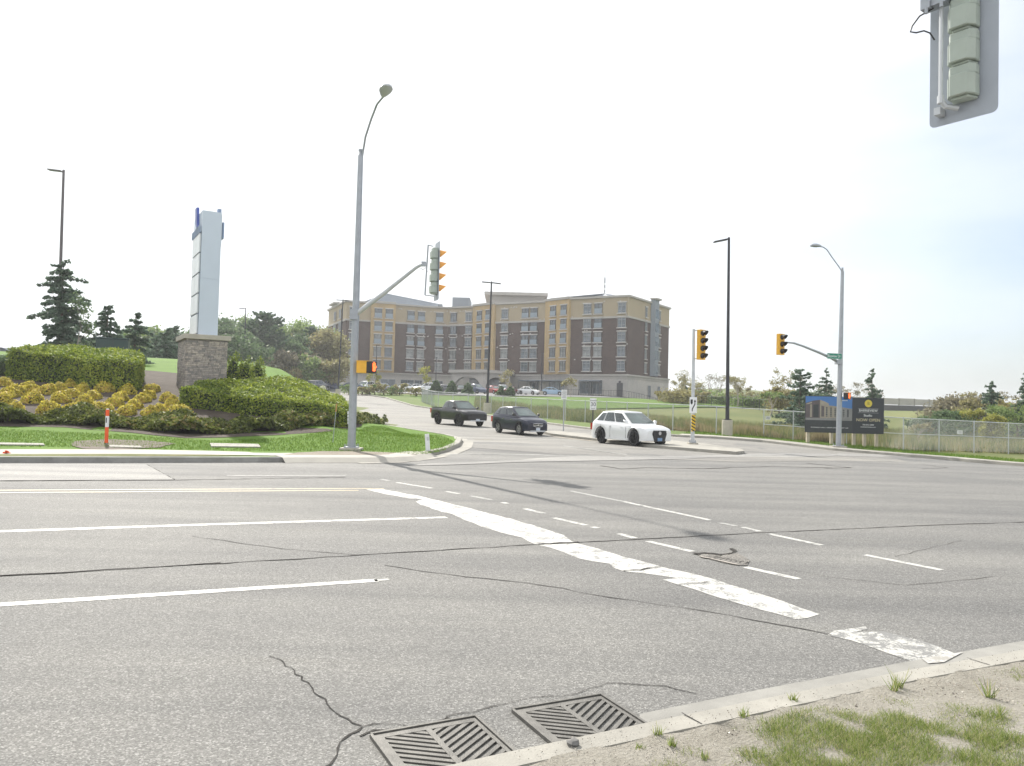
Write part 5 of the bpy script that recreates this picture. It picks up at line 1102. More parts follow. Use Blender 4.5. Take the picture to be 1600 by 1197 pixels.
# parked cars
sed = dict(L=4.6, W=1.82, H=1.48, wb=2.7, wr=.33, body=None, gh=[(-1.7, .98), (-1.05, 1.38), (.25, 1.40), (1.15, .96)], shoulder=[(-2.3, .80), (-2.1, .94), (0, .92), (1.4, .85), (2.2, .68), (2.3, .60)], hood=[(-2.3, .86), (-2.1, 1.0), (0, .98), (1.4, .93), (2.15, .78), (2.3, .64)])
suv = dict(L=4.5, W=1.86, H=1.72, wb=2.68, wr=.35, body=None, gh=[(-2.05, 1.12), (-1.8, 1.62), (.2, 1.65), (1.1, 1.08)], shoulder=[(-2.25, .9), (-2.1, 1.08), (1.0, 1.0), (1.7, .93), (2.2, .80), (2.25, .72)], hood=[(-2.25, .95), (-2.1, 1.12), (1.0, 1.06), (1.7, 1.02), (2.15, .88), (2.25, .76)])
park = [(448, 603, 122, sed, 'maroon', (1, -.1), 'dark red parked car at the left end of the lot'), (462, 604, 120, sed, 'red', (1, -.25), 'bright red parked car behind the hedge'), (497, 605, 118, suv, 'grey', (.3, 1), 'grey parked car with its tail lights toward the road'),
        (516, 605, 125, suv, 'navy', (1, .2), 'navy blue parked car behind the left lamp post'), (547, 606, 124, dict(sed, L=4.9), 'bluegrey', (-1, -.15), 'blue-grey parked sedan just left of the signal pole'), (570, 607, 128, suv, 'white', (-.3, -1), 'white parked car with its nose toward the road, under the pedestrian signal'),
        (600, 607, 137, sed, 'bluegrey', (.4, -.9), 'blue parked car behind the flowering sapling'), (630, 610, 139, sed, 'white', (-.9, -.4), 'white parked sedan left of the centre row'), (648, 610, 140, sed, 'silver', (-.9, -.4), 'pale silver parked sedan in the centre row'), (665, 611, 138, suv, 'white', (-.9, -.4), 'white parked crossover in the centre row, left of the conifers'),
        (697, 612, 140, sed, 'grey', (.8, -.5), 'dark parked car half hidden by conifers'), (745, 613, 138, suv, 'bluegrey', (.6, -.8), 'grey-blue parked car left of the twin-headed lamp post'), (772, 613, 140, sed, 'red', (.5, -.85), 'red parked car right of the twin-headed lamp post'),
        (800, 612, 143, sed, 'maroon', (.3, 1), 'dark maroon parked car in the row before the entrance'), (827, 614, 142, sed, 'white', (.8, -.6), 'white parked sedan left of the light blue car'), (863, 615, 141, sed, 'sky', (1, -.1), 'light blue parked car at the right end of the lot'),
        (786, 611, 146, suv, 'white', (.2, -1), 'white parked car by the canopy'), (720, 612, 146, sed, 'black', (.2, -1), 'black parked car by the entrance canopy'), (5, 545, 78, sed, 'navy', (1, .1), 'dark blue parked car on the crest at the far left'), (42, 545, 80, sed, 'bluegrey', (1, .1), 'blue-grey parked car on the crest by the spruce')]
for px, py, Y, spec, c, hd, lb in park:
    p = atdepth(px, py, Y); car((p.x, p.y), hd, colour=c, label=lb, kind='parked_car', detail=False, group='cars parked in the lots', **spec)
# ------------------------------------------------------------------ vegetation
def rot_quads(C, Nrm, size, asp=1.0, rnd=None):
    "quads centred on C with normals Nrm; returns verts (N*4,3)"
    n = len(C); Nn = Nrm/np.linalg.norm(Nrm, axis=1, keepdims=True); r = RNG.normal(size=(n, 3)) if rnd is None else rnd
    A = np.cross(Nn, r); A /= np.linalg.norm(A, axis=1, keepdims=True)+1e-9; B = np.cross(Nn, A); s = np.broadcast_to(np.asarray(size, float).reshape(-1, 1), (n, 1))*.5
    return np.stack([C-A*s-B*s*asp, C+A*s-B*s*asp*.6, C+A*s*.7+B*s*asp, C-A*s*.8+B*s*asp], 1).reshape(-1, 3)
def quad_obj(name, V, m, parent=None, at=None, mats=None, midx=None):
    nq = len(V)//4; me = bpy.data.meshes.new(name); me.vertices.add(len(V)); me.vertices.foreach_set('co', np.ascontiguousarray(V, dtype=np.float32).ravel())
    me.loops.add(nq*4); me.loops.foreach_set('vertex_index', np.arange(nq*4, dtype=np.int32)); me.polygons.add(nq)
    me.polygons.foreach_set('loop_start', np.arange(0, nq*4, 4, dtype=np.int32)); me.polygons.foreach_set('loop_total', np.full(nq, 4, dtype=np.int32)); me.update(calc_edges=True)
    me.materials.append(m); o = link(bpy.data.objects.new(name, me)); o.parent = parent
    if at is not None: o.location = at
    return o
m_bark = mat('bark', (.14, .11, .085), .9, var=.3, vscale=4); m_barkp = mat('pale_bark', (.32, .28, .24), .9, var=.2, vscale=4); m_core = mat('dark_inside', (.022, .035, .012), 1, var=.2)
lf_spruce = leafmat('spruce_needles', [(0, (.075, .12, .085)), (.5, (.125, .185, .13)), (1, (.20, .27, .18))], .42)
lf_pine = leafmat('pine_needles', [(0, (.055, .105, .06)), (.5, (.09, .155, .085)), (1, (.15, .22, .11))], .35)
lf_yg = leafmat('young_green_leaves', [(0, (.12, .18, .055)), (.5, (.19, .27, .085)), (1, (.30, .38, .13))], .4)
lf_gr = leafmat('green_leaves', [(0, (.07, .12, .055)), (.5, (.115, .18, .08)), (1, (.18, .25, .11))], .35)
lf_tan = leafmat('budding_twigs', [(0, (.19, .17, .08)), (.5, (.28, .25, .11)), (1, (.40, .37, .17))], .3)
lf_or = leafmat('rusty_twigs', [(0, (.19, .165, .07)), (.5, (.28, .25, .10)), (1, (.40, .36, .15))], .3)
lf_grey = leafmat('grey_brown_twigs', [(0, (.16, .145, .10)), (.5, (.23, .21, .14)), (1, (.32, .29, .18))], .3)
lf_yel = leafmat('yellow_blossom', [(0, (.22, .24, .05)), (.5, (.34, .34, .07)), (1, (.46, .44, .12))], .4)
lf_hedge = leafmat('hedge_leaves', [(0, (.09, .14, .016)), (.45, (.18, .25, .025)), (1, (.38, .43, .06))], .35, big=.9)
lf_gold = leafmat('golden_shrub_leaves', [(0, (.24, .20, .03)), (.35, (.50, .42, .05)), (.8, (.80, .72, .12)), (1, (.62, .40, .12))], .35, big=1.1)
lf_jun = leafmat('juniper_sprays', [(0, (.06, .075, .022)), (.5, (.12, .15, .03)), (.85, (.22, .25, .05)), (1, (.30, .24, .10))], .25, big=.6)
lf_white = leafmat('white_blossom', [(0, (.5, .5, .38)), (1, (.75, .75, .62))], .3)

def spruce_data(h, r, seed, n_lv=None, shape=.9, droop=.25, dens=1.0, needle=.11, open_=.0):
    rg = np.random.default_rng(seed); C = []; Nn = []; S = []; br = MB(); br.tube([(0, 0, 0), (rg.normal(0, .02), rg.normal(0, .02), h*.5), (0, 0, h*.98)], [.022*h+.03, .012*h+.02, .012], 7)
    n_lv = n_lv or int(h*2.6)
    for i in range(n_lv):
        t = (i+.5)/n_lv; z = h*(.06+.92*t); rr = r*((1-t)**shape)*(1+rg.normal(0, .13))+.08; nb = int((9-4*t)*(1-open_))
        for k in range(nb):
            z = h*(.06+.92*t)+rg.normal(0, .14)*(h/8); a = rg.uniform(0, 2*np.pi); ln = rr*rg.uniform(.6, 1.12); up = .35*t-.12; d = np.array([np.cos(a), np.sin(a)]); npt = max(3, int(ln/.085*dens))
            tip = None
            for j in range(npt):
                s = (j+.8)/npt; x = d*ln*s; zz = z + up*ln*s - droop*ln*s*s + .06*ln*s**4
                w = .13*ln*(1-s*.85)+.035
                for _ in range(4):
                    o = rg.normal(0, 1, 3)*[w*.5, w*.5, .035+.012*ln]; C.append([x[0]+o[0], x[1]+o[1], zz+o[2]]); Nn.append([rg.normal(0, .7), rg.normal(0, .7), .8]); S.append(needle*rg.uniform(.7, 1.5))
            if ln > .5: br.tube([(0, 0, z), (d[0]*ln*.5, d[1]*ln*.5, z+up*ln*.5-droop*ln*.25), (d[0]*ln*.92, d[1]*ln*.92, z+up*ln*.92-droop*ln*.8)], [.02+.006*h*(1-t), .014, .006], 3, False)
    return np.array(C), np.array(Nn), np.array(S), br
def spruce(x, y, h, r, seed, label, m=lf_spruce, kind='spruce_tree', z=None, group='conifers', **k):
    C, Nn, S, br = spruce_data(h, r, seed, **k); b = (x, y, (T(x, y) if z is None else z)-.05); t = empty(kind, b, 0, label, 'tree', group); S = S*.72
    br.build('trunk', m_bark, t); quad_obj('crown', rot_quads(C, Nn, S, 1.8), m, t); return t
def twigs(mb, p, d, ln, r, depth, rg, ends, spread=.5, grav=.0):
    q = p + d*ln; mid = p.lerp(q, .5)+Vector(rg.normal(0, .04*ln, 3)); mb.tube([p, mid, q], [r, r*.8, r*.6], 5 if depth > 2 else 3, False)
    ends.append((q, depth, ln))
    if depth == 0: return
    for _ in range(rg.integers(2, 4)):
        nd = (d + Vector(rg.normal(0, spread, 3)) + Vector((0, 0, .12-grav))).normalized(); twigs(mb, q, nd, ln*rg.uniform(.6, .85), r*.6, depth-1, rg, ends, spread, grav)
def leafy(x, y, h, r, seed, label, m, n=5000, leaf=.16, kind='deciduous_tree', trunkm=None, z=None, depth=5, crown0=.25, blobs=26, group='deciduous trees', cat='tree', sparse=False, spread=.5):
    rg = np.random.default_rng(seed); b = (x, y, (T(x, y) if z is None else z)-.05); t = empty(kind, b, 0, label, cat, group); tr = MB(); ends = []
    s0 = h*.30; twigs(tr, Vector((0, 0, 0)), Vector((rg.normal(0, .05), rg.normal(0, .05), 1)).normalized(), s0, .012*h+.03, depth, rg, ends, spread)
    e = np.array([[p.x, p.y, p.z] for p, dd, l in ends]); mxr = max(.1, np.percentile(np.hypot(e[:, 0], e[:, 1]), 92)); mz = np.percentile(e[:, 2], 97)
    sc = np.array([r/mxr, r/mxr, h*.97/mz]); tr.v = [(v[0]*sc[0], v[1]*sc[1], v[2]*sc[2]) for v in tr.v]; tr.build('trunk', trunkm or m_bark, t)
    tips = np.array([[p.x, p.y, p.z] for p, dd, l in ends if dd <= (1 if sparse else 2)])*sc
    if n:
        idx = rg.integers(0, len(tips), n); cl = h*(.035 if sparse else .065); C = tips[idx] + rg.normal(0, 1, (n, 3))*[cl, cl, cl*.8]
        if not sparse:
            k = n//3; bc = []
            for _ in range(blobs):
                u = rg.normal(size=3); u /= np.linalg.norm(u); rad = rg.uniform(.35, .9); bc.append([u[0]*r*rad, u[1]*r*rad, h*(crown0+1)/2 + u[2]*h*(1-crown0)/2*rad*.95])
            bc = np.array(bc); i2 = rg.integers(0, blobs, k); C[:k] = bc[i2] + rg.normal(0, 1, (k, 3))*r*.16
        quad_obj('crown', rot_quads(C, rg.normal(size=(n, 3))+[0, 0, .6], leaf*rg.uniform(.6, 1.4, n)), m, t)
    return t
def at_base(px, Y, py=600):
    p = atdepth(px, py, Y); return p.x, p.y
def height_to(px, pytop, Y): p = atdepth(px, pytop, Y); return p.z - T(p.x, p.y)

# left conifers
for px, top, Y, r, sd, lb, kw in ((91, 402, 49, 2.75, 1, 'largest spruce on the left, the lamp post rising behind it', dict(dens=1.3, shape=.62, open_=.1, needle=.16)), (164, 474, 52, 1.8, 2, 'spruce standing behind the dark green cabinet', dict(dens=1.4, needle=.15, shape=.8)), (208, 487, 55, 1.8, 3, 'dense spruce just right of the dark green cabinet', dict(dens=1.6, needle=.16, shape=.75)),
                                  (258, 512, 75, 2.6, 4, 'broad dark spruce left of the stone base', dict(dens=1.2, shape=.6, needle=.16)), (242, 522, 78, 2.2, 5, 'shorter spruce beside the broad one left of the stone base', dict(dens=1.1, shape=.6, needle=.16)), (272, 506, 80, 2.2, 6, 'dark spruce partly hidden by the stone base', dict(dens=1.1, shape=.6, needle=.16))):
    x, y = at_base(px, Y); spruce(x, y, height_to(px, top, Y), r, sd, lb, **kw)
x, y = at_base(118, 47); leafy(x, y, height_to(118, 460, 47), 1.0, 77, 'thin bare sapling with drooping branches beside the largest spruce', lf_gr, 500, .10, sparse=True, trunkm=m_barkp)
# tree belt left of the building: pines, young green trees
belt = [(232, 518, 120, 5, 'yg'), (290, 520, 118, 5.5, 'g'), (355, 515, 118, 5, 'g'), (372, 530, 112, 4.5, 'g'), (345, 500, 150, 7, 'yg'), (385, 520, 145, 6, 'yg'), (366, 505, 135, 4.8, 'g'), (440, 512, 150, 6.5, 'yg'), (462, 530, 135, 5.0, 'g'), (480, 510, 150, 5.5, 'yg'), (492, 520, 138, 5.0, 'yg2'), (505, 545, 150, 5, 'yg2'), (498, 508, 165, 6, 'yg'), (428, 540, 128, 5, 'g'), (395, 548, 125, 4.5, 'g'), (318, 530, 140, 6, 'g'), (455, 552, 126, 4.5, 'tan'), (415, 560, 122, 4, 'tan'), (480, 560, 124, 4, 'yg'), (500, 566, 126, 4, 'yg2'), (440, 575, 121, 3.5, 'or')]
pick = dict(yg=lf_yg, g=lf_gr, yg2=lf_tan, tan=lf_grey, **{'or': lf_or})
names = ['first', 'tall', 'broad']
desc = ['pale young-leaved tree at the left of the stone base', 'green tree immediately left of the stone base', 'green tree just right of the pylon stone base', 'green tree between the stone base and thin lamp post', 'tall pale green tree behind the pylon sign', 'pale green tree behind the thin lamp post', 'mid green tree behind the thin lamp post, farther left', 'light green tree right of the large pine', 'dark green tree right of the large pine', 'tall light green tree between pine and building', 'yellowish tree close to the building corner', 'low yellowish tree touching the left building corner', 'highest green tree beside the left building corner', 'green tree at the right foot of the large pine', 'green tree at the left foot of the large pine', 'green tree hidden mostly by the stone base', 'grey budding tree in front of the belt', 'small grey budding tree below the large pine', 'low green tree behind the red parked cars', 'low tan tree left of the building base', 'low rusty shrub above the maroon parked car']
for i, (px, top, Y, r, k) in enumerate(belt):
    x, y = at_base(px, Y); leafy(x, y, max(3, height_to(px, top, Y)), r, 100+i, desc[i], pick[k], 10000, .30 if k != 'or' else .2, depth=4, crown0=.12, blobs=34, group='trees left of the building')
for px, top, Y, r, sd, lb in ((411, 487, 128, 6.2, 31, 'large feathery pine standing above the tree belt'), (436, 520, 132, 3.6, 32, 'smaller pine right of the large one'), (483, 508, 142, 3.2, 33, 'pine top rising between light green trees'), (362, 512, 125, 3.6, 34, 'pine just right of the pylon sign')):
    x, y = at_base(px, Y); spruce(x, y, height_to(px, top, Y), r, sd, lb, lf_pine, 'pine_tree', shape=.42, droop=-.12, dens=.55, needle=.34, n_lv=26, group='pines')
# right side trees
for px, top, Y, r, sd, lb, m, kw in ((1250, 573, 62, 2.1, 41, 'ragged dark pine left of the picture billboard', lf_spruce, dict(shape=.5, open_=.35, n_lv=15, droop=.02, needle=.15)), (1290, 575, 78, 2.3, 42, 'spruce behind the picture billboard', lf_spruce, dict(open_=.2, needle=.14)), (1362, 574, 75, 2.0, 43, 'spruce rising behind the black name billboard', lf_spruce, dict(open_=.25, needle=.14)),
                                     (1549, 592, 72, 2.3, 44, 'dark spruce standing alone in the brush at the right', lf_spruce, dict(dens=1.3, needle=.15)), (1604, 580, 68, 2.4, 45, 'spruce cut by the right edge of the photo', lf_spruce, dict(dens=1.3, needle=.15)), (1068, 588, 150, 2.5, 46, 'narrow conifer right behind the right building corner', lf_gr, dict(needle=.25))):
    x, y = at_base(px, Y, 650); spruce(x, y, height_to(px, top, Y), r, sd, lb, m, **kw)
rt = [(1072, 578, 140, 3.4, lf_tan, 1, 'pale thin birch beside the right building corner'), (1055, 590, 135, 3.0, lf_tan, 1, 'pale thin birch touching the right building wall'), (1082, 596, 130, 3.2, lf_tan, 1, 'yellowish birch left of the median signal pole'), (1050, 612, 118, 3.0, lf_or, 0, 'rusty brush below the right building wall'), (1066, 614, 112, 3.2, lf_or, 0, 'rusty brush left of the gazebo'), (1080, 612, 120, 3.2, lf_or, 0, 'rusty brush behind the median signal pole'),
      (1118, 584, 135, 3.8, lf_grey, 1, 'bare branching tree above the gazebo'), (1105, 612, 150, 4.5, lf_yg, 0, 'bright green bush behind the gazebo'), (1124, 618, 120, 4.0, lf_yg, 0, 'bright green bush right of the gazebo'), (1095, 600, 165, 4, lf_grey, 1, 'bare tree far behind the gazebo'), (1152, 588, 110, 2.4, lf_tan, 1, 'thin bare tree right of the black lamp post'), (1144, 600, 118, 2.4, lf_tan, 1, 'thin tan tree behind the black lamp post'), (1160, 610, 115, 3.0, lf_tan, 1, 'tan brushy tree in the field behind the fence'),
      (1140, 622, 170, 6, lf_gr, 0, 'green bush far behind the black lamp post'), (1170, 622, 175, 6, lf_grey, 0, 'dark grey brush on the far slope'), (1190, 620, 170, 6, lf_gr, 0, 'green brush on the far slope, middle'), (1205, 616, 180, 6.5, lf_grey, 0, 'grey brush climbing the far hill'), (1180, 634, 120, 4, lf_grey, 0, 'dark thicket behind the field fence'), (1165, 640, 112, 3, lf_yg, 0, 'low green bush in the field'), (1204, 612, 90, 1.4, lf_yg, 1, 'slim yellow-green sapling left of the ragged pine'), (1226, 578, 105, 2.2, lf_or, 1, 'tall bare twiggy tree left of the ragged pine'), (1218, 606, 95, 2.2, lf_or, 0, 'rusty bush left of the ragged pine'), (1232, 620, 130, 5, lf_gr, 0, 'green brush behind the ragged pine'),
      (1262, 612, 110, 4, lf_gr, 0, 'green brush behind the picture billboard'), (1300, 600, 120, 3, lf_grey, 1, 'thin grey tree above the picture billboard'), (1345, 598, 130, 3, lf_grey, 1, 'thin grey tree between the billboards'), (1322, 606, 115, 3, lf_grey, 1, 'faint twiggy tree behind the signal pole'),
      (1478, 630, 82, 2.8, lf_grey, 0, 'grey-brown thicket right of the noise wall'), (1500, 622, 84, 3.0, lf_grey, 0, 'taller grey thicket at the end of the noise wall'), (1520, 626, 80, 2.6, lf_tan, 0, 'tan thicket left of the lone spruce'), (1515, 642, 66, 1.5, lf_yel, 0, 'yellow-green flowering shrub left of the lone spruce'), (1530, 612, 90, 2.2, lf_or, 1, 'reddish bare tree touching the lone spruce'), (1552, 650, 60, .95, lf_yel, 0, 'small bright yellow shrub before the lone spruce'), (1572, 628, 85, 3.0, lf_or, 0, 'reddish thicket between the two right spruces'), (1590, 634, 66, 2.6, lf_yg, 0, 'olive shrub at the right edge behind the fence'), (1494, 644, 66, 1.6, lf_gr, 0, 'low green shrub behind the tall fence post'), (1535, 640, 72, 2.4, lf_grey, 0, 'grey thicket at the foot of the lone spruce'), (1460, 652, 62, 2.0, lf_gr, 0, 'low green brush below the embankment'), (1580, 612, 100, 3, lf_grey, 1, 'bare grey tree between the two right spruces'), (1435, 660, 52, .8, lf_tan, 1, 'small tan sapling behind the fence'), (1250, 648, 75, 2.2, lf_gr, 0, 'low bush under the ragged pine'), (1290, 655, 70, 2, lf_gr, 0, 'low bush behind the billboard posts')]
for i, (px, top, Y, r, m, sp, lb) in enumerate(rt):
    x, y = at_base(px, Y, 650); h = max(1.2, height_to(px, top, Y)); small = h < 5 and not sp
    leafy(x, y, h, r, 300+i, lb, m, 650 if sp else 4200, (.09 if Y < 80 else .13) if sp else (.11 if Y < 80 else .19), kind='bare_tree' if sp else 'bush', depth=4 if not sp else 5, crown0=.02, sparse=bool(sp), group='trees and bushes on the right', cat='tree' if sp else 'bush', trunkm=m_barkp if sp else None, spread=.5 if not sp else .32)
# saplings and conifers by the lot
for px, top, Y, r, m, lb in ((590, 578, 125, 1.7, lf_yel, 'yellow-green flowering sapling below the pedestrian signal'), (664, 573, 130, 1.5, lf_yel, 'slim yellow-green sapling in the lot bed'), (793, 578, 132, 2.2, lf_tan, 'thin tan sapling right of the canopy'), (892, 590, 128, 1.5, lf_tan, 'thin tan sapling near the regulation sign')):
    x, y = at_base(px, Y, 615); leafy(x, y, height_to(px, top, Y), r, int(px), lb, m, 420, .20, sparse=True, trunkm=m_barkp, group='young trees in the lot bed')
for px, top, r, lb in ((681, 594, 1.3, 'small conifer left of the lot in the bed'), (706, 595, 1.2, 'small conifer in front of the dark parked car'), (731, 598, 1.2, 'small conifer under the left canopy arch'), (783, 603, 1.0, 'small conifer right of the twin-headed lamp post'), (797, 604, 1.0, 'small conifer before the maroon parked car'), (505.5, 604, .01, '')):
    if r > .1: x, y = at_base(px, 122, 615); spruce(x, y, height_to(px, top, 122), r, int(px), lb, lf_gr, n_lv=14, needle=.2, shape=.6)
bx = [(566, 'rusty'), (578, 'green'), (600, 'rusty'), (612, 'green'), (585, 'rusty'), (624, 'rusty'), (650, 'rusty'), (545, 'green')]
for i, (px, k) in enumerate(bx):
    x, y = at_base(px, 112, 615); leafy(x, y, 1.2+.3*(i % 3), 1.5, 500+i, ['low reddish shrub in the lot bed, leftmost', 'low green shrub in the lot bed below the sapling', 'low reddish shrub right of the flowering sapling', 'low green shrub in the middle of the lot bed', 'low reddish shrub below the flowering sapling', 'low reddish shrub under the white sedan', 'low reddish shrub at the right end of the lot bed', 'low green shrub right behind the signal pole'][i], lf_or if k == 'rusty' else lf_yg, 600, .16, kind='shrub', depth=3, crown0=0, blobs=10, group='shrubs in the lot bed', cat='shrub')
x, y = at_base(506, 84, 612); leafy(x, y, height_to(506, 603, 84), .45, 900, 'small white-flowering shrub left of the lamp base', lf_white, 700, .10, kind='flowering_shrub', depth=3, crown0=0.1, blobs=8, group=None, cat='shrub')

# clipped hedges
def hedge(poly, h, label, seed, leaf=.055, dens=520, m=lf_hedge, zoff=.1, taper=.06):
    rg = np.random.default_rng(seed); cx = sum(p[0] for p in poly)/len(poly); cy = sum(p[1] for p in poly)/len(poly); b = Vector((cx, cy, T(cx, cy)+zoff)); t = empty('clipped_hedge', b, 0, label, 'hedge', 'clipped hedges')
    P_ = densify(poly, .5, True); zt = lambda x, y: T(x, y)+zoff+h + .05*math.sin(x*2.3+seed)+.05*math.sin(y*3.1+x)
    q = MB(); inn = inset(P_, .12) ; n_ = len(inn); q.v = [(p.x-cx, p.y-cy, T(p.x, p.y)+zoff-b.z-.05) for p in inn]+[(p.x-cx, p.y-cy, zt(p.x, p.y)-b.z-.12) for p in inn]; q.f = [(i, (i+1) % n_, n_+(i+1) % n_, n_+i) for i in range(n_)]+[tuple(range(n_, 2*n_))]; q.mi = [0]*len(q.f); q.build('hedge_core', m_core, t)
    C = []; Nn = []
    area = sum(P_[i].x*P_[(i+1) % len(P_)].y-P_[(i+1) % len(P_)].x*P_[i].y for i in range(len(P_))); sg = 1 if area > 0 else -1
    for i in range(len(P_)):
        a, c = P_[i], P_[(i+1) % len(P_)]; e = c-a; nrm = Vector((e.y, -e.x)).normalized()*sg; k = int(e.length*h*dens)
        for _ in range(k):
            s = rg.random(); v = rg.random()**.9; p = a.lerp(c, s); bulge = .10*math.sin(p.x*1.7+p.y*1.3+seed)+.05*math.sin(p.x*5+p.y*4)-.10*(v > .9)*(v-.9)*10; o = nrm*(rg.normal(0, .05)+bulge*.6-.03); zz = T(p.x, p.y)+zoff
            C.append((p.x+o.x-cx, p.y+o.y-cy, zz+v*(zt(p.x, p.y)-zz)-b.z)); Nn.append((nrm.x+rg.normal(0, .7), nrm.y+rg.normal(0, .7), .5+rg.normal(0, .6)))
    k = int(abs(area)/2*dens*.9); xs = [p.x for p in P_]; ys = [p.y for p in P_]; bb = (max(xs)-min(xs))*(max(ys)-min(ys)); nn = int(k*bb/(abs(area)/2))
    for _ in range(nn):
        x, y = rg.uniform(min(xs), max(xs)), rg.uniform(min(ys), max(ys))
        if inpoly(x, y, P_): C.append((x-cx, y-cy, zt(x, y)-b.z+rg.normal(0, .05)+.06*math.sin(x*6)*math.sin(y*5)-.03)); Nn.append((rg.normal(0, .8), rg.normal(0, .8), 1))
    quad_obj('foliage', rot_quads(np.array(C), np.array(Nn), leaf*rg.uniform(.6, 1.5, len(C)), 1.3), m, t); return t
hedge([(-24.3, 37), (-20.8, 36.4), (-17.7, 36.2), (-18.1, 37.5), (-19.3, 40), (-20.9, 42.6), (-26.3, 43.6)], 1.45, 'long clipped hedge behind the golden shrubs on the left', 1)
hedge([(-14.5, 33.6), (-11, 33.3), (-7.6, 33.6), (-7.2, 34.6), (-8.3, 38), (-9.3, 42), (-12.4, 42), (-13.3, 37.3), (-14.7, 36.9)], 0.86, 'large sloping clipped hedge right of the stone base', 2)
hedge([(-28.5, 38), (-25.3, 37.8), (-25.6, 39.5), (-28.7, 40)], .9, 'low dark hedge at the left edge of the photo', 3, m=lf_gr)
# golden round shrubs
def dome(x, y, r, h, seed, label, m, name='golden_shrub', group='golden round shrubs on the bank', leaf=.05, n=700, zoff=.1, cat='shrub'):
    rg = np.random.default_rng(seed); b = Vector((x, y, T(x, y)+zoff)); t = empty(name, b, 0, label, cat, group)
    u = rg.normal(size=(n, 3)); u[:, 2] = np.abs(u[:, 2])*1.0-.12; u /= np.linalg.norm(u, axis=1, keepdims=True); lump = 1+.10*np.sin(u[:, 0]*5+seed)+.10*np.sin(u[:, 1]*6+seed*2)
    C = u*np.array([r, r, h])*(lump*rg.uniform(.82, 1.06, n))[:, None]; quad_obj('foliage', rot_quads(C, u+rg.normal(0, .6, (n, 3)), leaf*rg.uniform(.6, 1.5, n), 1.4), m, t)
    q = MB(); q.tube([(0, 0, -.05), (0, 0, h*.3), (0, 0, h*.62), (0, 0, h*.8)], [r*.72, r*.78, r*.5, r*.1], 10); q.build('foliage_core', m_core, t); return t  # solid dark core inside the leaf shell
px_sh = [(3, 632, 17), (24, 644, 15), (8, 603, 12), (15, 620, 14), (27, 616, 14), (51, 612, 11), (72, 615, 14), (52, 629, 17), (94, 611, 12), (95, 628, 15), (76, 645, 17), (114, 620, 12), (113, 644, 14), (128, 612, 12), (132, 634, 16), (146, 623, 12), (162, 612, 14), (160, 646, 17), (179, 634, 13), (188, 626, 13), (200, 616, 14), (210, 638, 13), (222, 628, 12), (232, 622, 11), (237, 612, 12), (198, 648, 15), (235, 650, 14), (250, 644, 12), (262, 627, 13), (268, 636, 12), (281, 651, 18), (44, 606, 10), (0, 650, 12), (110, 604, 10), (196, 608, 10)]
for i, (px, py, w) in enumerate(px_sh):
    p = G(px, py, .12); r = w*p.y/FPX*.97; row = 'front' if py > 638 else 'middle' if py > 618 else 'back'; n_ = sum(1 for q in px_sh if (('front' if q[1] > 638 else 'middle' if q[1] > 618 else 'back') == row) and q[0] < px)
    ordn = ['leftmost', 'second', 'third', 'fourth', 'fifth', 'sixth', 'seventh', 'eighth', 'ninth', 'tenth', 'eleventh', 'twelfth', 'thirteenth', 'fourteenth', 'fifteenth', 'sixteenth', 'seventeenth']
    dome(p.x, p.y, r, r*1.12, i, f'round golden shrub, {ordn[n_]} from the left in the {row} row', lf_gold, leaf=.042, n=1500)
p = atdepth(540, 640, 40); dome(p.x, p.y, .45, .55, 60, 'bright yellow shrub at the right end of the large hedge', leafmat('yellow_shrub_leaves', [(0, (.4, .30, .02)), (1, (.7, .56, .05))], .35), leaf=.05, n=700)
for px, Y, r, h, lb in ((364, 41.5, .52, .95, 'rounded green bush just right of the stone base'), (383, 42, .5, .7, 'rounded green bush beyond the large hedge'), (402, 44, .5, .6, 'small rounded bush at the back of the large hedge')):
    p = atdepth(px, 590, Y); dome(p.x, p.y, r, h+.9, int(px), lb, lf_hedge, 'rounded_bush', 'rounded bushes by the stone base', .055, 1500, .0, 'bush')
# spreading junipers as ground cover
def cover(name, poly, n, m, size, hfun, label, cat, seed, asp=2.2, up=.6, zoff=.12):
    rg = np.random.default_rng(seed); xs = [p[0] for p in poly]; ys = [p[1] for p in poly]; C = []; Nn = []
    while len(C) < n:
        x, y = rg.uniform(min(xs), max(xs)), rg.uniform(min(ys), max(ys))
        if not inpoly(x, y, poly): continue
        hh = hfun(x, y); C.append((x, y, T(x, y)+zoff+hh*rg.uniform(.45, 1.0))); Nn.append((rg.normal(0, 1), rg.normal(0, 1), up+rg.random()))
    C = np.array(C); o = quad_obj(name, rot_quads(C, np.array(Nn), size*rg.uniform(.5, 1.4, n), asp), m); tag(o, label, cat, None, 'stuff'); return o
def lump(x, y): return .95*max(.04, .30+.17*math.sin(x*1.9+math.sin(y*1.1)*1.5)+.12*math.sin(y*2.7+x*.9)+.08*math.sin(x*5.3))
jp = [(p.x, p.y) for p in pxs([(-300, 668), (0, 663), (100, 664), (200, 671), (290, 680), (350, 679), (440, 675), (520, 668), (560, 664), (598, 664), (606, 660)], .13)] + [(-7.9, 45), (-8.6, 41), (-7.2, 36)] + [(p.x, p.y) for p in pxs([(528, 655), (470, 662), (400, 666), (320, 664), (285, 660), (200, 656), (100, 652), (0, 651), (-300, 650)], .13)]
cover('juniper_ground_cover', jp, 60000, lf_jun, .085, lump, 'low spreading juniper along the front of the planted bank', 'ground cover', 9)
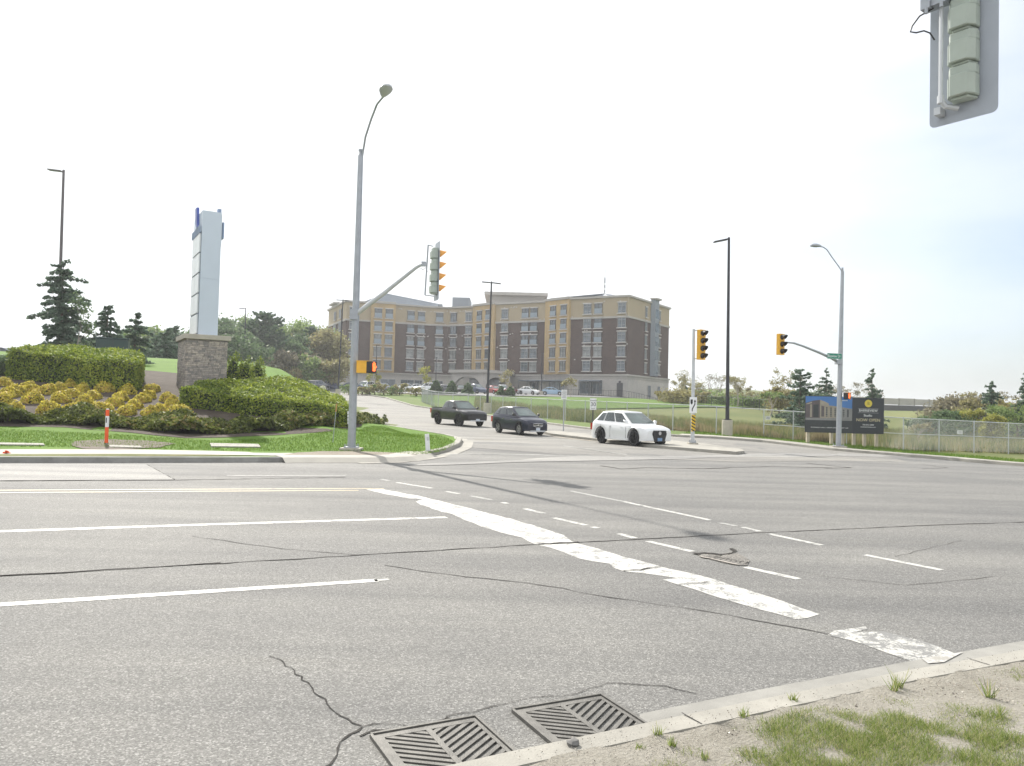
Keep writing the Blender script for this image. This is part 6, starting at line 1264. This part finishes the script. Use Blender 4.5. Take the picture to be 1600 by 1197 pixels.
# grass
m_gr1 = leafmat('grass_blades', [(0, (.075, .14, .016)), (.6, (.13, .23, .03)), (1, (.23, .30, .06))], .35); m_gr2 = leafmat('dry_reed_blades', [(0, (.20, .16, .08)), (.5, (.34, .27, .15)), (1, (.48, .40, .25))], .3); m_gr3 = leafmat('near_grass_blades', [(0, (.12, .165, .04)), (.45, (.20, .28, .06)), (.7, (.33, .37, .12)), (1, (.50, .44, .26))], .4)
m_gr4 = leafmat('meadow_blades', [(0, (.09, .12, .04)), (.4, (.16, .20, .06)), (.7, (.27, .26, .10)), (1, (.40, .33, .18))], .35, big=.35)
def blades(name, pts, hs, wd, m, label, cat, seed, lean=.35, kind='stuff', parent=None):
    rg = np.random.default_rng(seed); n = len(pts); P_ = np.asarray(pts, float); a = rg.uniform(0, 2*np.pi, n); s = np.stack([np.cos(a), np.sin(a), np.zeros(n)], 1)*wd/2; b = rg.uniform(0, 2*np.pi, n); hs = np.asarray(hs)
    ld = np.stack([np.cos(b), np.sin(b), np.zeros(n)], 1)*(hs*lean*rg.random(n))[:, None]; up = np.stack([np.zeros(n), np.zeros(n), hs], 1)
    V = np.stack([P_-s, P_+s, P_+ld+up+s*.15, P_+ld+up-s*.15], 1).reshape(-1, 3); o = quad_obj(name, V, m, parent); tag(o, label, cat, None, kind); return o
def scatter(poly, n, seed, f=None):
    rg = np.random.default_rng(seed); xs = [p[0] for p in poly]; ys = [p[1] for p in poly]; out = []
    while len(out) < n:
        x, y = rg.uniform(min(xs), max(xs)), rg.uniform(min(ys), max(ys))
        if inpoly(x, y, poly) and (f is None or rg.random() < f(x, y)): out.append((x, y))
    return out
lawn_p = [(p.x, p.y) for p in pxs([(-200, 694), (0, 698), (110, 699), (240, 702), (330, 704), (440, 706), (560, 706), (650, 711), (690, 705), (715, 694), (700, 685), (604, 668), (560, 672), (450, 684), (330, 689), (200, 680), (0, 670), (-200, 674)], .13)]
pt = scatter(lawn_p, 42000, 5); blades('grass', [(x, y, T(x, y)+.12) for x, y in pt], RNG.uniform(.03, .075, len(pt)), .018, m_gr1, 'short green lawn in front of the planted bank', 'grass', 6)
fl_ = [(-100, 0), (0, 0)]
rgn = np.random.default_rng(3)
fence_px = [(1900, 722), (1700, 712), (1494, 706), (1409, 704), (1300, 696), (1193, 687), (1130, 681), (1045, 675), (960, 666), (880, 659), (800, 651), (740, 643)]
fw = [G(*p) for p in fence_px]; band = [(p.x, p.y+.2) for p in fw] + [(p.x, p.y+5.0) for p in fw[::-1]]
pt = scatter(band, 15000, 8, lambda x, y: (1.0 if 8 < x < 21 else .05)*max(0, math.sin(x*1.7+y)+.5*math.sin(x*4.1-y*2.3)+.25)*.6); blades('tall_dry_grass', [(x, y, T(x, y)+.0) for x, y in pt], RNG.uniform(.3, .85, len(pt))*(.7+.3*np.sin(np.array([q[0] for q in pt])*2.1)), .035, m_gr2, 'tall dry straw-coloured grass behind the chain link fence', 'grass', 7, .4)
band2 = [(p.x, p.y+.2) for p in fw] + [(p.x*1.25, p.y+24.0) for p in fw[::-1]]
pt = scatter(band2, 90000, 9, lambda x, y: min(1, max(.12, .5+.6*math.sin(x*.8+y*.5)*math.sin(y*.7-x*.3)+.35*math.sin(x*2.3)*math.sin(y*1.9)))); blades('meadow_grass', [(x, y, T(x, y)-.03) for x, y in pt], RNG.uniform(.2, .75, len(pt)), .05, m_gr4, 'rough olive meadow grass in the field behind the fence', 'grass', 10, .5)
rvp = [tuple(p) for p in off_line(right_edge[:8], 1.5)] + [tuple(p) for p in off_line(right_edge[:8], 5.5)[::-1]]
pt = scatter(rvp, 16000, 12); blades('grass', [(x, y, T(x, y)+.10) for x, y in pt], RNG.uniform(.04, .14, len(pt)), .03, m_gr1, 'bright green grass verge between the sidewalk and the right fence', 'grass', 13)
# near verge: tufts, sprigs and pebbles
def patch(x, y):
    s = math.sin(x*2.1+1.0)*math.sin(y*2.6+.5)+.5*math.sin(x*5.2+y*3.1)+.35*math.sin(y*7.3-x*4)
    w_ = 1.1*math.exp(-((x-1.85)**2/.55+(y-3.75)**2/.30)) + .8*math.exp(-((x-2.7)**2/.5+(y-3.6)**2/.35)) + .5*math.exp(-((x-1.0)**2/.15+(y-3.55)**2/.05)) + .35*math.exp(-((x-3.3)**2/.3+(y-4.6)**2/.2)) + .3*math.exp(-((x-1.2)**2/.3+(y-3.3)**2/.1))
    return max(.02, min(1, (s-.45)*.45 + w_*(1.0+.8*math.sin(x*9+y*5)*math.sin(y*11-x*3)+.5*math.sin(x*23)*math.sin(y*19))))
nvp = [tuple(p) for p in off_line(k_front, .25)[3:]] + [(7.5, 4.0), (5.0, 3.0), (2.4, 2.85), (.2, 2.9), (-.8, 2.9)]
pt = scatter(nvp, 70000, 21, lambda x, y: patch(x, y)**1.1); g_ = np.array([patch(x, y) for x, y in pt])
blades('grass', [(x, y, T(x, y)+.105) for x, y in pt], RNG.uniform(.010, .050, len(pt))*(.5+.6*g_), .0042, m_gr3, 'patchy young grass on the sandy verge at the bottom right', 'grass', 22, 1.5)
pt = scatter(nvp, 12000, 31); q = [(x, y, T(x, y)+.118) for x, y in pt]; rg = np.random.default_rng(4); C = np.array(q)
o = quad_obj('gravel', rot_quads(C, rg.normal(size=(len(C), 3))*.7+[0, 0, 1], rg.uniform(.004, .014, len(C))), leafmat('gravel_bits', [(0, (.10, .085, .07)), (.5, (.28, .24, .2)), (1, (.6, .57, .52))], 0)); tag(o, 'small stones and dry bits scattered on the sandy verge', 'gravel', None, 'stuff')

kz = [tuple(p) for p in off_line(k_front, .02)[3:]] + [tuple(p) for p in off_line(k_front, .40)[3:][::-1]]
pt = scatter(kz, 2600, 41, lambda x, y: 1); C = np.array([(x, y, T(x, y)+.130) for x, y in pt]); rg = np.random.default_rng(5)
o = quad_obj('grit', rot_quads(C, rg.normal(size=(len(C), 3))*.5+[0, 0, 1], rg.uniform(.002, .007, len(C))), leafmat('grit_bits', [(0, (.08, .07, .055)), (.6, (.2, .17, .14)), (1, (.45, .42, .37))], 0)); tag(o, 'dark grit and sand lying along the near kerb top', 'grit', None, 'stuff')
for i, (px, py, hh) in enumerate(((1028, 1150, .07), (1050, 1165, .05), (1160, 1120, .06), (1405, 1075, .13), (1398, 1080, .10), (1545, 1090, .12), (1100, 1185, .04), (1000, 1170, .03), (1240, 1095, .05), (1560, 1120, .08))):
    p = G(px, py, .12); rg = np.random.default_rng(60+i); n_ = 26; P_ = [(p.x+rg.normal(0, .012), p.y+rg.normal(0, .012), .12) for _ in range(n_)]
    blades('weed_sprig', P_, rg.uniform(.4, 1.0, n_)*hh, .006, m_gr3, ['sprig by the kerb, nearest the right drain grate', 'small sprig on the sand just below the one at the kerb', 'sprig on the kerb edge above the middle of the grass patch', 'tallest weed sprig at the kerb, upright blades', 'leaning sprig close beside the tallest weed at the kerb', 'lone grass sprig on the sand at the right edge', 'tiny sprig at the bottom edge left of the grass', 'tiny leftmost sprig on the sand near the kerb', 'small sprig at the kerb left of the tallest weed', 'sprig at the far right within the grass'][i], 'weed', 70+i, .8, kind=None)['group'] = 'weed sprigs on the near verge'
# ------------------------------------------------------------------ thin spring haze
hm = bpy.data.materials.new('haze'); hm.use_nodes = True; ht = hm.node_tree; ht.nodes.clear(); ho = ht.nodes.new('ShaderNodeOutputMaterial'); hv = ht.nodes.new('ShaderNodeVolumePrincipled')
hv.inputs['Color'].default_value = (.93, .96, 1, 1); hv.inputs['Density'].default_value = HAZE; hv.inputs['Anisotropy'].default_value = .35; ht.links.new(hv.outputs[0], ho.inputs['Volume'])
q = MB(); q.box((0, 600, 25), (3600, 4400, 60)); o = q.build('haze', hm); o['kind'] = 'stuff'
